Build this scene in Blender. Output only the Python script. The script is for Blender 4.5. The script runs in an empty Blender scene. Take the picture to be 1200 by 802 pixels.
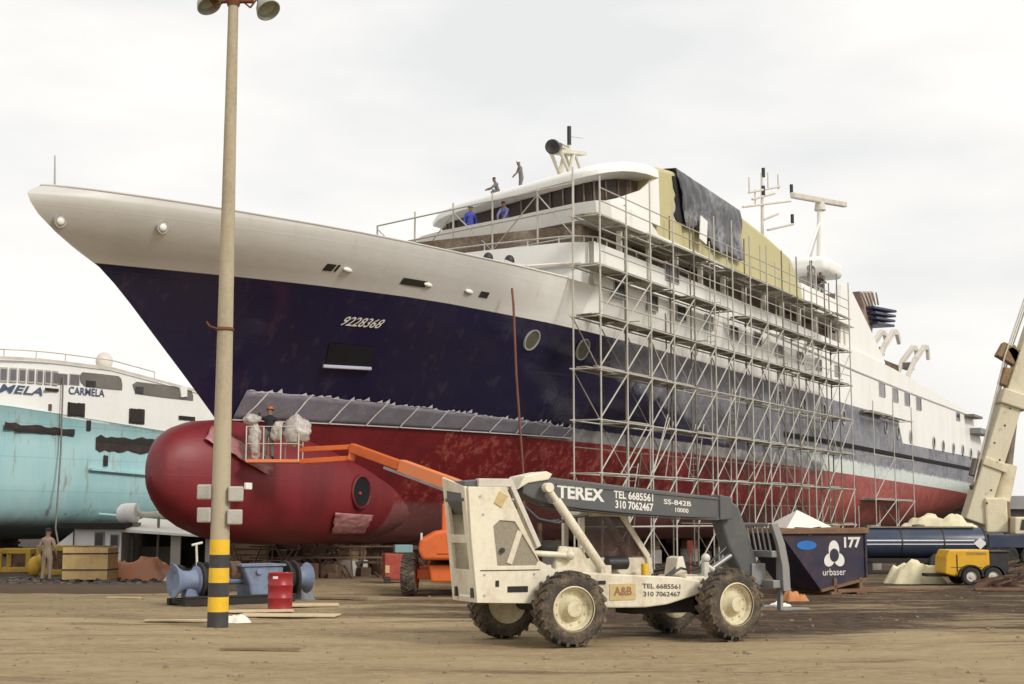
import bpy, bmesh, math, random
from mathutils import Vector, Matrix, noise
from mathutils.kdtree import KDTree
R = math.radians
random.seed(7)
scene = bpy.context.scene
COL = scene.collection
PI = math.pi

# ------------------------------------------------------------------ survey of the yard
# the photo was taken with a 50 mm lens 2.1 m above the yard, tilted up 7.15 degrees
FPX, HC, PITCH = 1667.0, 2.1, math.atan(209/1667.0)
SP, CP = math.sin(PITCH), math.cos(PITCH)
def ray(x, y):
    dy = 401-y
    return (x-600), FPX*CP-dy*SP, FPX*SP+dy*CP
def at(x, y, Y):
    a, b, c = ray(x, y); t = Y/b
    return Vector((a*t, Y, HC+c*t))
def gnd(x, y, z=0.0):
    a, b, c = ray(x, y); t = (z-HC)/c
    return Vector((a*t, b*t, z))
TH = R(28.4); BX, BY = -13.9, 40.0           # ship heading, stem head position
ST, CT = math.sin(TH), math.cos(TH)
def sz(x, y, o):                             # where a sight line meets the plane o metres to port of the ship's centreline
    a, b, c = ray(x, y)
    t = (o+BX*CT-BY*ST)/(a*CT-b*ST); X, Y = a*t, b*t
    return ((X-BX)*ST+(Y-BY)*CT, HC+c*t)
def shipworld(s, o, z):
    return Vector((BX+s*ST+o*CT, BY+s*CT-o*ST, z))

# ------------------------------------------------------------------ object helpers
def tag(o, label=None, cat=None, group=None, kind=None):
    if label: o['label'] = label
    if cat: o['category'] = cat
    if group: o['group'] = group
    if kind: o['kind'] = kind
    return o
def empty(name, loc=(0, 0, 0), rz=0.0, label=None, cat=None, group=None):
    o = bpy.data.objects.new(name, None); COL.objects.link(o)
    o.location = loc; o.rotation_euler = (0, 0, rz); o.empty_display_size = .3
    return tag(o, label, cat, group)
def copy_tree(o, parent=None):
    c = o.copy(); COL.objects.link(c)
    if parent: c.parent = parent
    for ch in list(o.children): copy_tree(ch, c)
    return c

class MB:
    def __init__(self):
        self.v = []; self.f = []; self.m = []; self.mi = 0
    def add(self, verts, faces):
        n = len(self.v); self.v += [tuple(p) for p in verts]
        for f in faces: self.f.append([i+n for i in f]); self.m.append(self.mi)
        return self
    def box(self, c, s, rz=0.0, rx=0.0, ry=0.0):
        hx, hy, hz = s[0]/2, s[1]/2, s[2]/2
        M = Matrix.Rotation(rz, 3, 'Z') @ Matrix.Rotation(ry, 3, 'Y') @ Matrix.Rotation(rx, 3, 'X')
        c = Vector(c)
        vs = [c+M @ Vector((x*hx, y*hy, z*hz)) for x in (-1, 1) for y in (-1, 1) for z in (-1, 1)]
        return self.add(vs, [(0, 1, 3, 2), (4, 6, 7, 5), (0, 4, 5, 1), (2, 3, 7, 6), (0, 2, 6, 4), (1, 5, 7, 3)])
    def bb(self, x0, x1, y0, y1, z0, z1):
        return self.box(((x0+x1)/2, (y0+y1)/2, (z0+z1)/2), (abs(x1-x0), abs(y1-y0), abs(z1-z0)))
    def frame(self, d):
        d = Vector(d).normalized()
        u = Vector((0, 0, 1)) if abs(d.z) < .95 else Vector((1, 0, 0))
        a = d.cross(u).normalized(); b = a.cross(d).normalized()
        return d, a, b
    def bar(self, p, q, w, h):
        p, q = Vector(p), Vector(q); d, a, b = self.frame(q-p)
        vs = [P+a*sx*w/2+b*sy*h/2 for P in (p, q) for sx, sy in ((-1, -1), (1, -1), (1, 1), (-1, 1))]
        return self.add(vs, [(0, 1, 2, 3), (7, 6, 5, 4), (0, 4, 5, 1), (1, 5, 6, 2), (2, 6, 7, 3), (3, 7, 4, 0)])
    def tube(self, p, q, r, r2=None, n=10):
        return self.lathe(p, Vector(q)-Vector(p), [(0, 0), (r, 0), (r if r2 is None else r2, (Vector(q)-Vector(p)).length), (0, (Vector(q)-Vector(p)).length)], n)
    def lathe(self, p, d, prof, n=24, a0=0):
        p = Vector(p); d, a, b = self.frame(d)
        vs = []; rings = []
        for r, h in prof:
            if r < 1e-6: rings.append([len(vs)]); vs.append(p+d*h)
            else:
                rings.append(list(range(len(vs), len(vs)+n)))
                for k in range(n):
                    t = a0+2*PI*k/n; vs.append(p+d*h+(a*math.cos(t)+b*math.sin(t))*r)
        fs = []
        for r0, r1 in zip(rings, rings[1:]):
            if len(r0) == 1 and len(r1) == 1: continue
            for k in range(n):
                k2 = (k+1) % n
                if len(r0) == 1: fs.append((r0[0], r1[k2], r1[k]))
                elif len(r1) == 1: fs.append((r0[k], r0[k2], r1[0]))
                else: fs.append((r0[k], r0[k2], r1[k2], r1[k]))
        return self.add(vs, fs)
    def path(self, pts, r, n=8):
        for p, q in zip(pts, pts[1:]): self.tube(p, q, r, n=n)
        return self
    def prism(self, poly, y0, y1, plane='xz'):
        k = len(poly)
        def P(u, v, w): return (u, w, v) if plane == 'xz' else (u, v, w) if plane == 'xy' else (w, u, v)
        vs = [P(u, v, y0) for u, v in poly]+[P(u, v, y1) for u, v in poly]
        fs = [list(range(k))[::-1], list(range(k, 2*k))]+[(i, (i+1) % k, k+(i+1) % k, k+i) for i in range(k)]
        return self.add(vs, fs)
    def ball(self, c, r, n=16, m=10):
        r = (r, r, r) if not hasattr(r, '__len__') else r; c = Vector(c)
        vs = [c+Vector((0, 0, r[2]))]; fs = []
        for i in range(1, m):
            t = PI*i/m
            for k in range(n):
                p = 2*PI*k/n; vs.append(c+Vector((r[0]*math.sin(t)*math.cos(p), r[1]*math.sin(t)*math.sin(p), r[2]*math.cos(t))))
        vs.append(c-Vector((0, 0, r[2])))
        for k in range(n): fs.append((0, 1+k, 1+(k+1) % n))
        for i in range(m-2):
            for k in range(n):
                a = 1+i*n+k; b = 1+i*n+(k+1) % n; fs.append((a, a+n, b+n, b))
        L = len(vs)-1; o = 1+(m-2)*n
        for k in range(n): fs.append((L, o+(k+1) % n, o+k))
        return self.add(vs, fs)
    def grid(self, rows):
        k = len(rows[0]); vs = [p for r in rows for p in r]
        return self.add(vs, [(i*k+j, i*k+j+1, (i+1)*k+j+1, (i+1)*k+j) for i in range(len(rows)-1) for j in range(k-1)])
    def build(self, name, mats, parent=None, smooth=False, bevel=0, fix=True, solid=0, seg=2, ang=40):
        me = bpy.data.meshes.new(name); me.from_pydata(self.v, [], self.f)
        if not isinstance(mats, (list, tuple)): mats = [mats]
        for m in mats: me.materials.append(m)
        me.polygons.foreach_set('material_index', self.m)
        if fix:
            bm = bmesh.new(); bm.from_mesh(me); bmesh.ops.recalc_face_normals(bm, faces=bm.faces[:]); bm.to_mesh(me); bm.free()
        if smooth:
            me.polygons.foreach_set('use_smooth', [True]*len(me.polygons))
            if smooth != 'all' : me.set_sharp_from_angle(angle=R(ang))
        o = bpy.data.objects.new(name, me); COL.objects.link(o)
        if parent: o.parent = parent
        if bevel:
            b = o.modifiers.new('b', 'BEVEL'); b.width = bevel; b.segments = seg; b.limit_method = 'ANGLE'; b.angle_limit = R(30)
        if solid:
            b = o.modifiers.new('s', 'SOLIDIFY'); b.thickness = solid; b.offset = 0
        return o

def text_geo(txt, bold=0.0, shear=0.0, align='CENTER'):
    cu = bpy.data.curves.new('t', 'FONT'); cu.body = txt; cu.align_x = align; cu.size = 1.0; cu.offset = bold; cu.shear = shear
    cu.resolution_u = 3
    o = bpy.data.objects.new('t', cu); COL.objects.link(o)
    bpy.context.view_layer.update()
    me = bpy.data.meshes.new_from_object(o.evaluated_get(bpy.context.evaluated_depsgraph_get()))
    vs = [v.co.copy() for v in me.vertices]; fs = [list(p.vertices) for p in me.polygons]
    bpy.data.objects.remove(o); bpy.data.meshes.remove(me)
    x0, x1 = min(v.x for v in vs), max(v.x for v in vs); y0, y1 = min(v.y for v in vs), max(v.y for v in vs)
    return [((v.x-x0)/(x1-x0), (v.y-y0)/(y1-y0)) for v in vs], fs      # normalised to the unit square
def lettering(name, txt, fn, mat, parent, bold=0.01, shear=0):
    uv, fs = text_geo(txt, bold, shear)
    return MB().add([fn(u, v) for u, v in uv], fs).build(name, mat, parent, fix=False)

def interp(tab, x):
    if x <= tab[0][0]: return tab[0][1]
    for (a, u), (b, v) in zip(tab, tab[1:]):
        if x <= b: return u+(v-u)*(x-a)/(b-a)
    return tab[-1][1]
def pchip(tab):
    xs = [p[0] for p in tab]; ys = [p[1] for p in tab]; n = len(xs)
    h = [xs[i+1]-xs[i] for i in range(n-1)]; d = [(ys[i+1]-ys[i])/h[i] for i in range(n-1)]
    m = [d[0]]+[0 if d[i-1]*d[i] <= 0 else 2*d[i-1]*d[i]/(d[i-1]+d[i]) for i in range(1, n-1)]+[d[-1]]
    def f(x):
        if x <= xs[0]: return ys[0]
        if x >= xs[-1]: return ys[-1]
        i = max(k for k in range(n-1) if xs[k] <= x); t = (x-xs[i])/h[i]
        return (2*t**3-3*t*t+1)*ys[i]+(t**3-2*t*t+t)*h[i]*m[i]+(-2*t**3+3*t*t)*ys[i+1]+(t**3-t*t)*h[i]*m[i+1]
    return f

# ------------------------------------------------------------------ material helpers
class NT:
    def __init__(self, name):
        self.mat = bpy.data.materials.new(name); self.mat.use_nodes = True
        self.t = self.mat.node_tree; self.n = self.t.nodes; self.l = self.t.links
        self.b = self.n['Principled BSDF']; self.tc = self.n.new('ShaderNodeTexCoord')
        s = self.n.new('ShaderNodeSeparateXYZ'); self.l.new(self.tc.outputs['Object'], s.inputs[0]); self.x, self.y, self.z = s.outputs
        self.obj = self.tc.outputs['Object']
    def put(self, sock, v):
        if hasattr(v, 'links') or hasattr(v, 'is_linked'): self.l.new(v, sock)
        elif isinstance(v, (tuple, list)) and sock.type == 'RGBA' and len(v) == 3: sock.default_value = (*v, 1)
        else: sock.default_value = v
    def math(self, op, a, b=0.0, c=0.0, clamp=False):
        n = self.n.new('ShaderNodeMath'); n.operation = op; n.use_clamp = clamp
        for i, v in enumerate((a, b, c)): self.put(n.inputs[i], v)
        return n.outputs[0]
    def noise(self, scale, detail=4, rough=.55, vec=None, sc3=None, dist=0.0):
        v = vec or self.obj
        if sc3:
            mp = self.n.new('ShaderNodeMapping'); self.l.new(v, mp.inputs[0]); mp.inputs['Scale'].default_value = sc3; v = mp.outputs[0]
        n = self.n.new('ShaderNodeTexNoise'); self.l.new(v, n.inputs['Vector'])
        n.inputs['Scale'].default_value = scale; n.inputs['Detail'].default_value = detail; n.inputs['Roughness'].default_value = rough
        n.inputs['Distortion'].default_value = dist
        return n.outputs['Fac']
    def ramp(self, f, a, b, lo=0.0, hi=1.0, smooth=True):
        n = self.n.new('ShaderNodeMapRange'); n.interpolation_type = 'SMOOTHSTEP' if smooth else 'LINEAR'
        self.put(n.inputs[0], f); n.inputs[1].default_value = a; n.inputs[2].default_value = b; n.inputs[3].default_value = lo; n.inputs[4].default_value = hi
        return n.outputs[0]
    def mix(self, f, a, b):
        n = self.n.new('ShaderNodeMix'); n.data_type = 'RGBA'
        self.put(n.inputs[0], f); self.put(n.inputs[6], a); self.put(n.inputs[7], b); return n.outputs[2]
    def bump(self, h, strength=.3, dist=.02):
        n = self.n.new('ShaderNodeBump'); n.inputs['Strength'].default_value = strength; n.inputs['Distance'].default_value = dist
        self.l.new(h, n.inputs['Height']); self.l.new(n.outputs[0], self.b.inputs['Normal']); return self
    def out(self, col=None, rough=None, metal=None):
        if col is not None: self.put(self.b.inputs['Base Color'], col)
        if rough is not None: self.put(self.b.inputs['Roughness'], rough)
        if metal is not None: self.put(self.b.inputs['Metallic'], metal)
        return self.mat

_mats = {}
def paint(name, col, rough=.45, dirt=None, amt=.35, scale=1.5, metal=0.0, bump=.0, streak=False, bscale=30):
    if name in _mats: return _mats[name]
    t = NT(name)
    dirt = dirt or tuple(c*.45 for c in col)
    n1 = t.noise(scale, 6, .65, sc3=(1, 1, .25) if streak else None)
    n2 = t.noise(scale*9, 4, .6)
    f = t.math('MULTIPLY', t.ramp(t.math('ADD', t.math('MULTIPLY', n1, .7), t.math('MULTIPLY', n2, .3)), .42, .72), amt)
    c = t.mix(f, col, dirt)
    if bump: t.bump(t.noise(bscale, 4), bump, .02)
    _mats[name] = t.out(c, t.ramp(n1, .3, .7, rough, min(1, rough+.18)), metal)
    return _mats[name]
# ------------------------------------------------------------------ materials
M = {}
M['white'] = paint('white_ship_paint', (.84, .835, .80), .4, (.55, .5, .42), .2, .5, streak=True)
M['cream'] = paint('cream_machine_paint', (.74, .69, .55), .42, (.28, .20, .11), .55, 1.6, streak=True)
M['creamwheel'] = paint('cream_wheel_paint', (.66, .60, .42), .5, (.24, .16, .08), .7, 4)
M['boomgrey'] = paint('grey_boom_paint', (.085, .09, .095), .5, (.2, .17, .13), .35, 2)
M['dark'] = paint('dark_grime', (.018, .016, .015), .75, (.06, .045, .03), .6, 3)
M['black'] = paint('black_paint', (.02, .02, .022), .45, (.07, .055, .04), .4, 3)
M['tyre'] = paint('muddy_tyre_rubber', (.05, .043, .036), .9, (.26, .19, .12), .95, 4, bump=.3)
M['tyre2'] = paint('tyre_rubber', (.03, .03, .03), .85, (.13, .1, .07), .6, 4)
M['steel'] = paint('galvanised_tube', (.50, .49, .44), .45, (.30, .24, .17), .6, 2.0, metal=.15)
M['steeldark'] = paint('weathered_tube', (.20, .18, .15), .6, (.14, .08, .04), .6, 2)
M['plank'] = paint('scaffold_plank', (.17, .15, .115), .85, (.30, .27, .22), .6, 1.5)
M['platform'] = paint('scaffold_deck_metal', (.42, .40, .34), .6, (.2, .16, .11), .6, 1.5)
M['olive'] = paint('yellow_green_primer', (.50, .455, .225), .55, (.56, .52, .33), .7, .5)
M['rust'] = paint('rusty_brown', (.085, .045, .03), .85, (.25, .17, .11), .8, 1.2)
M['recess'] = paint('bare_recess_wall', (.13, .085, .06), .8, (.38, .33, .26), .9, .8)
M['glass'] = paint('dark_window_glass', (.035, .035, .04), .08, (.06, .055, .05), .5, 1)
M['glassgrey'] = paint('dusty_window_glass', (.16, .15, .16), .15, (.08, .07, .08), .6, 1.2)
M['framegrey'] = paint('window_frame_grey', (.42, .41, .40), .5)
M['film'] = paint('masking_film', (.175, .17, .205), .3, (.27, .265, .30), .6, 2.5, bump=.6, bscale=4)
M['tape'] = paint('white_tape', (.72, .70, .72), .5)
M['orange'] = paint('orange_machine_paint', (.68, .135, .025), .4, (.28, .08, .03), .4, 2)
M['orangepale'] = paint('sunfaded_orange_boom', (.75, .22, .075), .45, (.55, .30, .18), .5, 2)
M['concrete'] = paint('pole_concrete', (.43, .375, .265), .85, (.27, .22, .15), .9, 1.6, bump=.25, streak=True)
M['concretegrey'] = paint('grey_concrete', (.44, .42, .38), .9, (.22, .2, .17), .6, 3, bump=.3)
M['yellow'] = paint('yellow_paint', (.80, .50, .02), .5, (.35, .2, .05), .5, 2.5)
M['dirtyyellow'] = paint('dirty_yellow_paint', (.52, .33, .03), .6, (.16, .09, .04), .8, 2)
M['cabglass'] = paint('tinted_cab_glass', (.05, .02, .018), .06, (.14, .09, .06), .5, 3); M['cabglass'].node_tree.nodes['Principled BSDF'].inputs['Alpha'].default_value = .72
M['opening'] = paint('dark_brown_opening', (.030, .018, .015), .6, (.09, .055, .04), .7, 1.5)
M['bandblack'] = paint('black_band_paint', (.035, .033, .04), .6, (.12, .1, .08), .5, 3)
M['drum'] = paint('red_drum_paint', (.30, .012, .018), .35, (.12, .02, .015), .5, 3)
M['windlass'] = paint('pale_blue_machinery', (.18, .23, .345), .5, (.10, .085, .08), .75, 2.5)
M['navy'] = paint('navy_skip_paint', (.022, .020, .045), .5, (.13, .065, .03), .55, 1.6)
M['skiprust'] = paint('rusty_skip_edge', (.17, .09, .05), .8, (.30, .2, .13), .6, 4)
M['tankblue'] = paint('blue_tank_paint', (.03, .045, .085), .25, (.08, .08, .09), .5, 1)
M['canopy'] = paint('white_canvas', (.80, .78, .70), .7, (.6, .55, .45), .4, 1.5)
M['wood'] = paint('pale_plywood', (.62, .44, .20), .75, (.36, .22, .09), .6, 3, bump=.2)
M['woodpale'] = paint('bleached_board', (.58, .46, .29), .8, (.36, .25, .14), .6, 4)
M['timber'] = paint('old_timber', (.20, .13, .075), .9, (.32, .24, .16), .7, 2, bump=.3)
M['cloth_orange'] = paint('faded_orange_tarp', (.58, .25, .13), .8, (.40, .30, .24), .9, 1.6)
M['cloth_blue'] = paint('blue_grey_sheet', (.13, .15, .18), .75, (.3, .28, .26), .6, 3)
M['sheet'] = paint('cream_plastic_sheet', (.72, .66, .44), .5, (.45, .38, .22), .5, 3, bump=.5, bscale=5)
M['wrap'] = paint('crinkled_clear_wrap', (.52, .49, .45), .3, (.22, .17, .16), .9, 5, bump=.8, bscale=8)
M['tarpgrey'] = paint('grey_black_tarp', (.05, .05, .055), .35, (.40, .40, .43), 1.0, .45, bump=.9, bscale=3)
M['skin'] = paint('skin', (.23, .12, .075), .55)
M['beige'] = paint('beige_coverall', (.27, .21, .16), .9, (.2, .15, .11), .5, 4)
M['bluework'] = paint('blue_overalls', (.05, .07, .36), .85)
M['greywork'] = paint('grey_overalls', (.17, .16, .16), .9)
M['blackcloth'] = paint('black_cloth', (.02, .02, .025), .9)
M['craneyellow'] = paint('pale_yellow_crane_paint', (.66, .61, .45), .5, (.38, .27, .15), .6, 1.0, streak=True)
M['cranewhite'] = paint('cream_crane_paint', (.70, .64, .46), .5, (.4, .28, .15), .5, 1.5)
M['mirror'] = paint('dull_metal', (.3, .3, .3), .4, metal=.5)
M['compyellow'] = paint('compressor_yellow', (.72, .40, .015), .4, (.4, .22, .03), .35, 2.5)
M['whitelet'] = paint('white_lettering', (.74, .73, .69), .6, (.45, .43, .4), .4, 8)
M['darklet'] = paint('dark_lettering', (.10, .095, .09), .6)
M['bluelet'] = paint('blue_lettering', (.06, .08, .16), .6)
M['grille'] = paint('wire_grille', (.30, .265, .20), .7, (.16, .13, .09), .5, 20, bump=.5, bscale=60)
M['sticker'] = paint('faded_yellow_sticker', (.55, .42, .20), .6, (.35, .25, .1), .5, 6)
M['rope'] = paint('brown_hose', (.22, .09, .06), .8)
M['lamp'] = paint('floodlight_shell', (.36, .38, .33), .4, (.2, .17, .1), .6, 5, metal=.3)
M['brownbracket'] = paint('rusty_bracket', (.16, .06, .025), .8)
M['rail'] = paint('worn_rail', (.13, .10, .075), .5, (.2, .12, .07), .5, 3, metal=.4)
M['ladyred'] = paint('dirty_red_box', (.32, .04, .03), .6, (.4, .2, .12), .5, 4)
M['turq'] = None
M['primerred'] = paint('thruster_red', (.14, .012, .014), .5)
M['funnelbrown'] = paint('pinkish_funnel_plates', (.30, .22, .18), .6, (.16, .11, .09), .6, 2)
M['funnelblue'] = paint('funnel_fin_navy', (.03, .035, .09), .4)
M['davit'] = paint('dirty_white_davit', (.62, .59, .52), .5, (.4, .33, .25), .6, 1)
M['hat_white'] = paint('hard_hat_white', (.7, .7, .66), .3)
M['hat_blue'] = paint('hard_hat_blue', (.05, .12, .4), .3)

def hull_material():
    t = NT('ship_hull_paint'); s, z = t.x, t.z
    n1 = t.noise(.25, 5, .6); n2 = t.noise(1.3, 6, .65); n3 = t.noise(5, 5, .7); nst = t.noise(.6, 6, .65, sc3=(1, 1, .3))
    c01 = lambda v: t.math('SUBTRACT', v, .5)
    # paint lines
    wl = t.ramp(s, 18, 100, 5.42, 4.38, False)
    zg = t.math('ADD', t.ramp(s, 3, 60, 9.82, 9.2, False), t.math('MULTIPLY', t.ramp(s, 71.2, 72.6, 0, 1, False), -1.72))
    above_g = t.ramp(t.math('SUBTRACT', z, zg), -.012, .012)
    below_w = t.ramp(t.math('SUBTRACT', wl, z), -.012, .012)
    # upper strake: warm grey at the bow, white further aft
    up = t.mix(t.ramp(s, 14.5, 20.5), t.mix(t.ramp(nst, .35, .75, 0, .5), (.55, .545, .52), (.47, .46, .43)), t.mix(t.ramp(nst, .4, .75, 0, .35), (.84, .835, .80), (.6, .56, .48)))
    drip = t.noise(2.2, 5, .6, sc3=(1, 1, .09))
    # navy with grey primer aft
    prim = t.mix(t.ramp(t.math('ADD', t.math('MULTIPLY', n2, .55), t.math('MULTIPLY', n1, .45)), .40, .60), (.125, .125, .155), (.25, .25, .28)); prim = t.mix(t.ramp(n3, .52, .62, 0, .5), prim, (.30, .31, .33))
    navy = t.mix(t.ramp(n1, .5, .75, 0, .6), (.015, .013, .045), (.024, .016, .042))
    zsplit = t.math('ADD', z, t.math('MULTIPLY', c01(n2), 1.1))
    edge = t.ramp(t.math('ADD', s, t.math('MULTIPLY', c01(n3), 2.5)), 23.5, 27, 0, 1)
    hi = t.ramp(t.math('SUBTRACT', zsplit, t.ramp(s, 24, 38, 8.5, 5.9, False)), -.25, .25)
    p = t.math('MAXIMUM', t.math('MULTIPLY', edge, hi), t.ramp(t.math('ADD', s, t.math('MULTIPLY', c01(n2), 6)), 37, 43))
    mid = t.mix(t.math('MULTIPLY', t.ramp(drip, .56, .70, 0, .30), 1.0), t.mix(p, navy, prim), (.075, .06, .075))
    # bare mint / white band along the boot top
    zz = t.math('ADD', t.math('SUBTRACT', z, wl), t.math('MULTIPLY', c01(n2), .75))
    mintf = t.math('MULTIPLY', t.ramp(zz, .95, .72), t.ramp(t.math('ADD', s, t.math('MULTIPLY', c01(n2), 9)), 47, 53))
    mid = t.mix(mintf, mid, t.mix(t.ramp(n3, .4, .6), (.50, .60, .57), (.68, .69, .66)))
    tapef = t.math('MULTIPLY', t.math('MULTIPLY', t.ramp(t.math('ADD', t.math('SUBTRACT', z, wl), t.math('MULTIPLY', c01(n3), .2)), .52, .46), t.ramp(s, 21.3, 21.5)), t.ramp(s, 55, 50))
    mid = t.mix(tapef, mid, t.mix(t.ramp(n2, .4, .65), (.22, .22, .23), (.40, .40, .40)))
    # anti fouling
    newred = t.mix(t.ramp(nst, .38, .68), (.195, .015, .021), (.135, .011, .016)); newred = t.mix(t.ramp(drip, .54, .68, 0, .35), newred, (.115, .014, .015)); newred = t.mix(t.ramp(n3, .58, .72, 0, .25), newred, (.26, .06, .055))
    old = t.mix(t.ramp(t.math('ADD', t.math('MULTIPLY', n3, .6), t.math('MULTIPLY', n2, .4)), .49, .60), t.mix(t.ramp(n2, .4, .65), (.16, .011, .014), (.22, .015, .016)), (.32, .085, .07))
    old = t.mix(t.math('MULTIPLY', t.ramp(z, 2.9, 2.6), .75), old, (.19, .085, .085))
    aft = t.mix(t.ramp(t.math('ADD', t.math('MULTIPLY', n3, .5), t.math('MULTIPLY', n2, .5)), .42, .58), (.36, .075, .058), (.22, .035, .03)); aft = t.mix(t.ramp(drip, .55, .68, 0, .5), aft, (.16, .05, .04))
    aft = t.mix(t.ramp(t.math('ADD', z, t.math('MULTIPLY', c01(n2), 1.4)), 3.3, 1.7, 0, .7), aft, (.19, .06, .045))
    red = t.mix(t.ramp(t.math('ADD', s, t.math('MULTIPLY', z, -.35)), 15.2, 15.32), newred, old)
    red = t.mix(t.ramp(t.math('ADD', s, t.math('MULTIPLY', c01(n2), 8)), 44, 54), red, aft)
    up = t.mix(t.ramp(drip, .58, .72, 0, .16), up, (.36, .29, .21)); c = t.mix(above_g, mid, up); c = t.mix(below_w, c, red)
    rough = t.mix(below_w, t.mix(p, (.16, .16, .16), (.55, .55, .55)), (.5, .5, .5)); rough = t.mix(above_g, rough, (.42, .42, .42))
    sm = lambda v, p_, w_: t.ramp(t.math('ABSOLUTE', t.math('SUBTRACT', t.math('MODULO', v, p_), p_/2)), w_, 0)
    seam = t.math('MAXIMUM', sm(t.math('ADD', s, 50), 3.7, .035), sm(t.math('ADD', t.math('ADD', z, 20), t.math('MULTIPLY', s, .012)), 1.52, .03))
    t.bump(t.math('ADD', t.math('ADD', t.noise(.9, 3, .5, sc3=(.8, 1, 1.6)), t.math('MULTIPLY', seam, .10)), t.math('MULTIPLY', n3, .07)), .33, .06)
    return t.out(c, rough)
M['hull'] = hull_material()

def left_hull_material():
    t = NT('turquoise_hull_paint')
    n1 = t.noise(.35, 6, .65, sc3=(1, 1, .35)); n2 = t.noise(1.6, 6, .7, sc3=(1, 1, .2)); n3 = t.noise(.12, 3)
    c = t.mix(t.ramp(n1, .35, .7), (.33, .60, .63), (.45, .68, .70))
    c = t.mix(t.ramp(n2, .54, .70, 0, .75), c, (.26, .19, .12))
    c = t.mix(t.ramp(n3, .45, .62, 0, .35), c, (.58, .72, .72))
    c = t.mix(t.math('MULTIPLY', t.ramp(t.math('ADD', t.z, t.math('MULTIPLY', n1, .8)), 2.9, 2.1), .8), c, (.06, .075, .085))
    line = t.math('LESS_THAN', t.math('ABSOLUTE', t.math('SUBTRACT', t.math('MODULO', t.math('ADD', t.z, 20), 1.9), .95)), .018)
    c = t.mix(t.math('MULTIPLY', line, .35), c, (.16, .25, .26))
    t.bump(t.noise(.8, 3), .3, .06)
    return t.out(c, .5)
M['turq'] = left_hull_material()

def ground_material():
    t = NT('yard_dirt'); t.b.inputs['Specular IOR Level'].default_value = .15
    big = t.noise(.09, 5, .6, sc3=(.55, 1.6, 1)); mid = t.noise(.45, 8, .7, sc3=(.42, 1.7, 1)); fine = t.noise(5, 8, .78, sc3=(.7, 1.3, 1)); grit = t.noise(30, 5, .75)
    sub_ = lambda v: t.math('SUBTRACT', v, .5)
    c = t.mix(t.ramp(mid, .36, .62), (.50, .385, .222), (.37, .268, .148))
    c = t.mix(t.ramp(fine, .44, .62, 0, .8), c, (.55, .44, .275))
    c = t.mix(t.ramp(fine, .42, .30, 0, .75), c, (.22, .158, .095))
    # damp dark mud where machines turn: a broken belt in front of the ship, widest at the right
    yy = t.math('ADD', t.math('ADD', t.y, t.math('MULTIPLY', sub_(mid), 9)), t.math('MULTIPLY', sub_(big), 14))
    edge0 = t.ramp(t.x, -6, 6, 30.5, 26.0)
    belt = t.math('MULTIPLY', t.ramp(t.math('SUBTRACT', yy, edge0), -1.0, 2.2), t.ramp(yy, 60, 47, .2, 1))
    xx = t.ramp(t.math('ADD', t.x, t.math('MULTIPLY', sub_(mid), 10)), -6, .5, .25, 1)
    patch = t.ramp(t.noise(.33, 7, .72, sc3=(.45, 1.5, 1), dist=.4), .36, .50, .30, 1)
    mud = t.math('MULTIPLY', t.math('MULTIPLY', belt, xx), patch)
    c = t.mix(mud, c, t.mix(t.ramp(fine, .38, .62), (.040, .026, .018), (.135, .088, .055)))
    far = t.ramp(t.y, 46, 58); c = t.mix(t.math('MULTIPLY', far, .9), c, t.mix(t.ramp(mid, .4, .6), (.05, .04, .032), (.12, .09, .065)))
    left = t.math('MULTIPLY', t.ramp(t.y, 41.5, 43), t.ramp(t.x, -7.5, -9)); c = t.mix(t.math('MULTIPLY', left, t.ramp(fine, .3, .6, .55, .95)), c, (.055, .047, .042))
    # broken wheel tracks that wander, fade out and cross each other
    def tracks(freq, amp, seed, ang):
        q = t.math('ADD', t.math('MULTIPLY', t.y, freq*math.cos(ang)), t.math('MULTIPLY', t.x, freq*math.sin(ang)))
        q = t.math('ADD', q, t.math('MULTIPLY', t.noise(.11, 3, .5, sc3=(.5, 1, 1)), amp))
        gate = t.ramp(t.noise(.21, 4, .65, sc3=(.35, 1.1, 1), dist=seed), .50, .62)
        return t.math('MULTIPLY', t.ramp(t.math('SINE', q), .55, .95), gate)
    trk = t.math('MAXIMUM', tracks(2.9, 26, .3, .06), tracks(4.3, 34, 1.1, -.22))
    trk = t.math('MULTIPLY', trk, t.ramp(fine, .36, .56, .25, 1))
    c = t.mix(t.math('MULTIPLY', trk, .55), c, (.15, .103, .06))
    c = t.mix(t.ramp(grit, .60, .70, 0, .7), c, (.12, .085, .055)); c = t.mix(t.ramp(grit, .38, .29, 0, .7), c, (.55, .46, .33))
    h = t.math('ADD', t.math('MULTIPLY', mid, 1.6), t.math('ADD', t.math('MULTIPLY', fine, .9), t.math('ADD', t.math('MULTIPLY', grit, .22), t.math('MULTIPLY', trk, -.5))))
    t.bump(h, 1.0, .12)
    return t.out(c, t.mix(mud, (.97, .97, .97), (.8, .8, .8)))
M['ground'] = ground_material()

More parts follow.
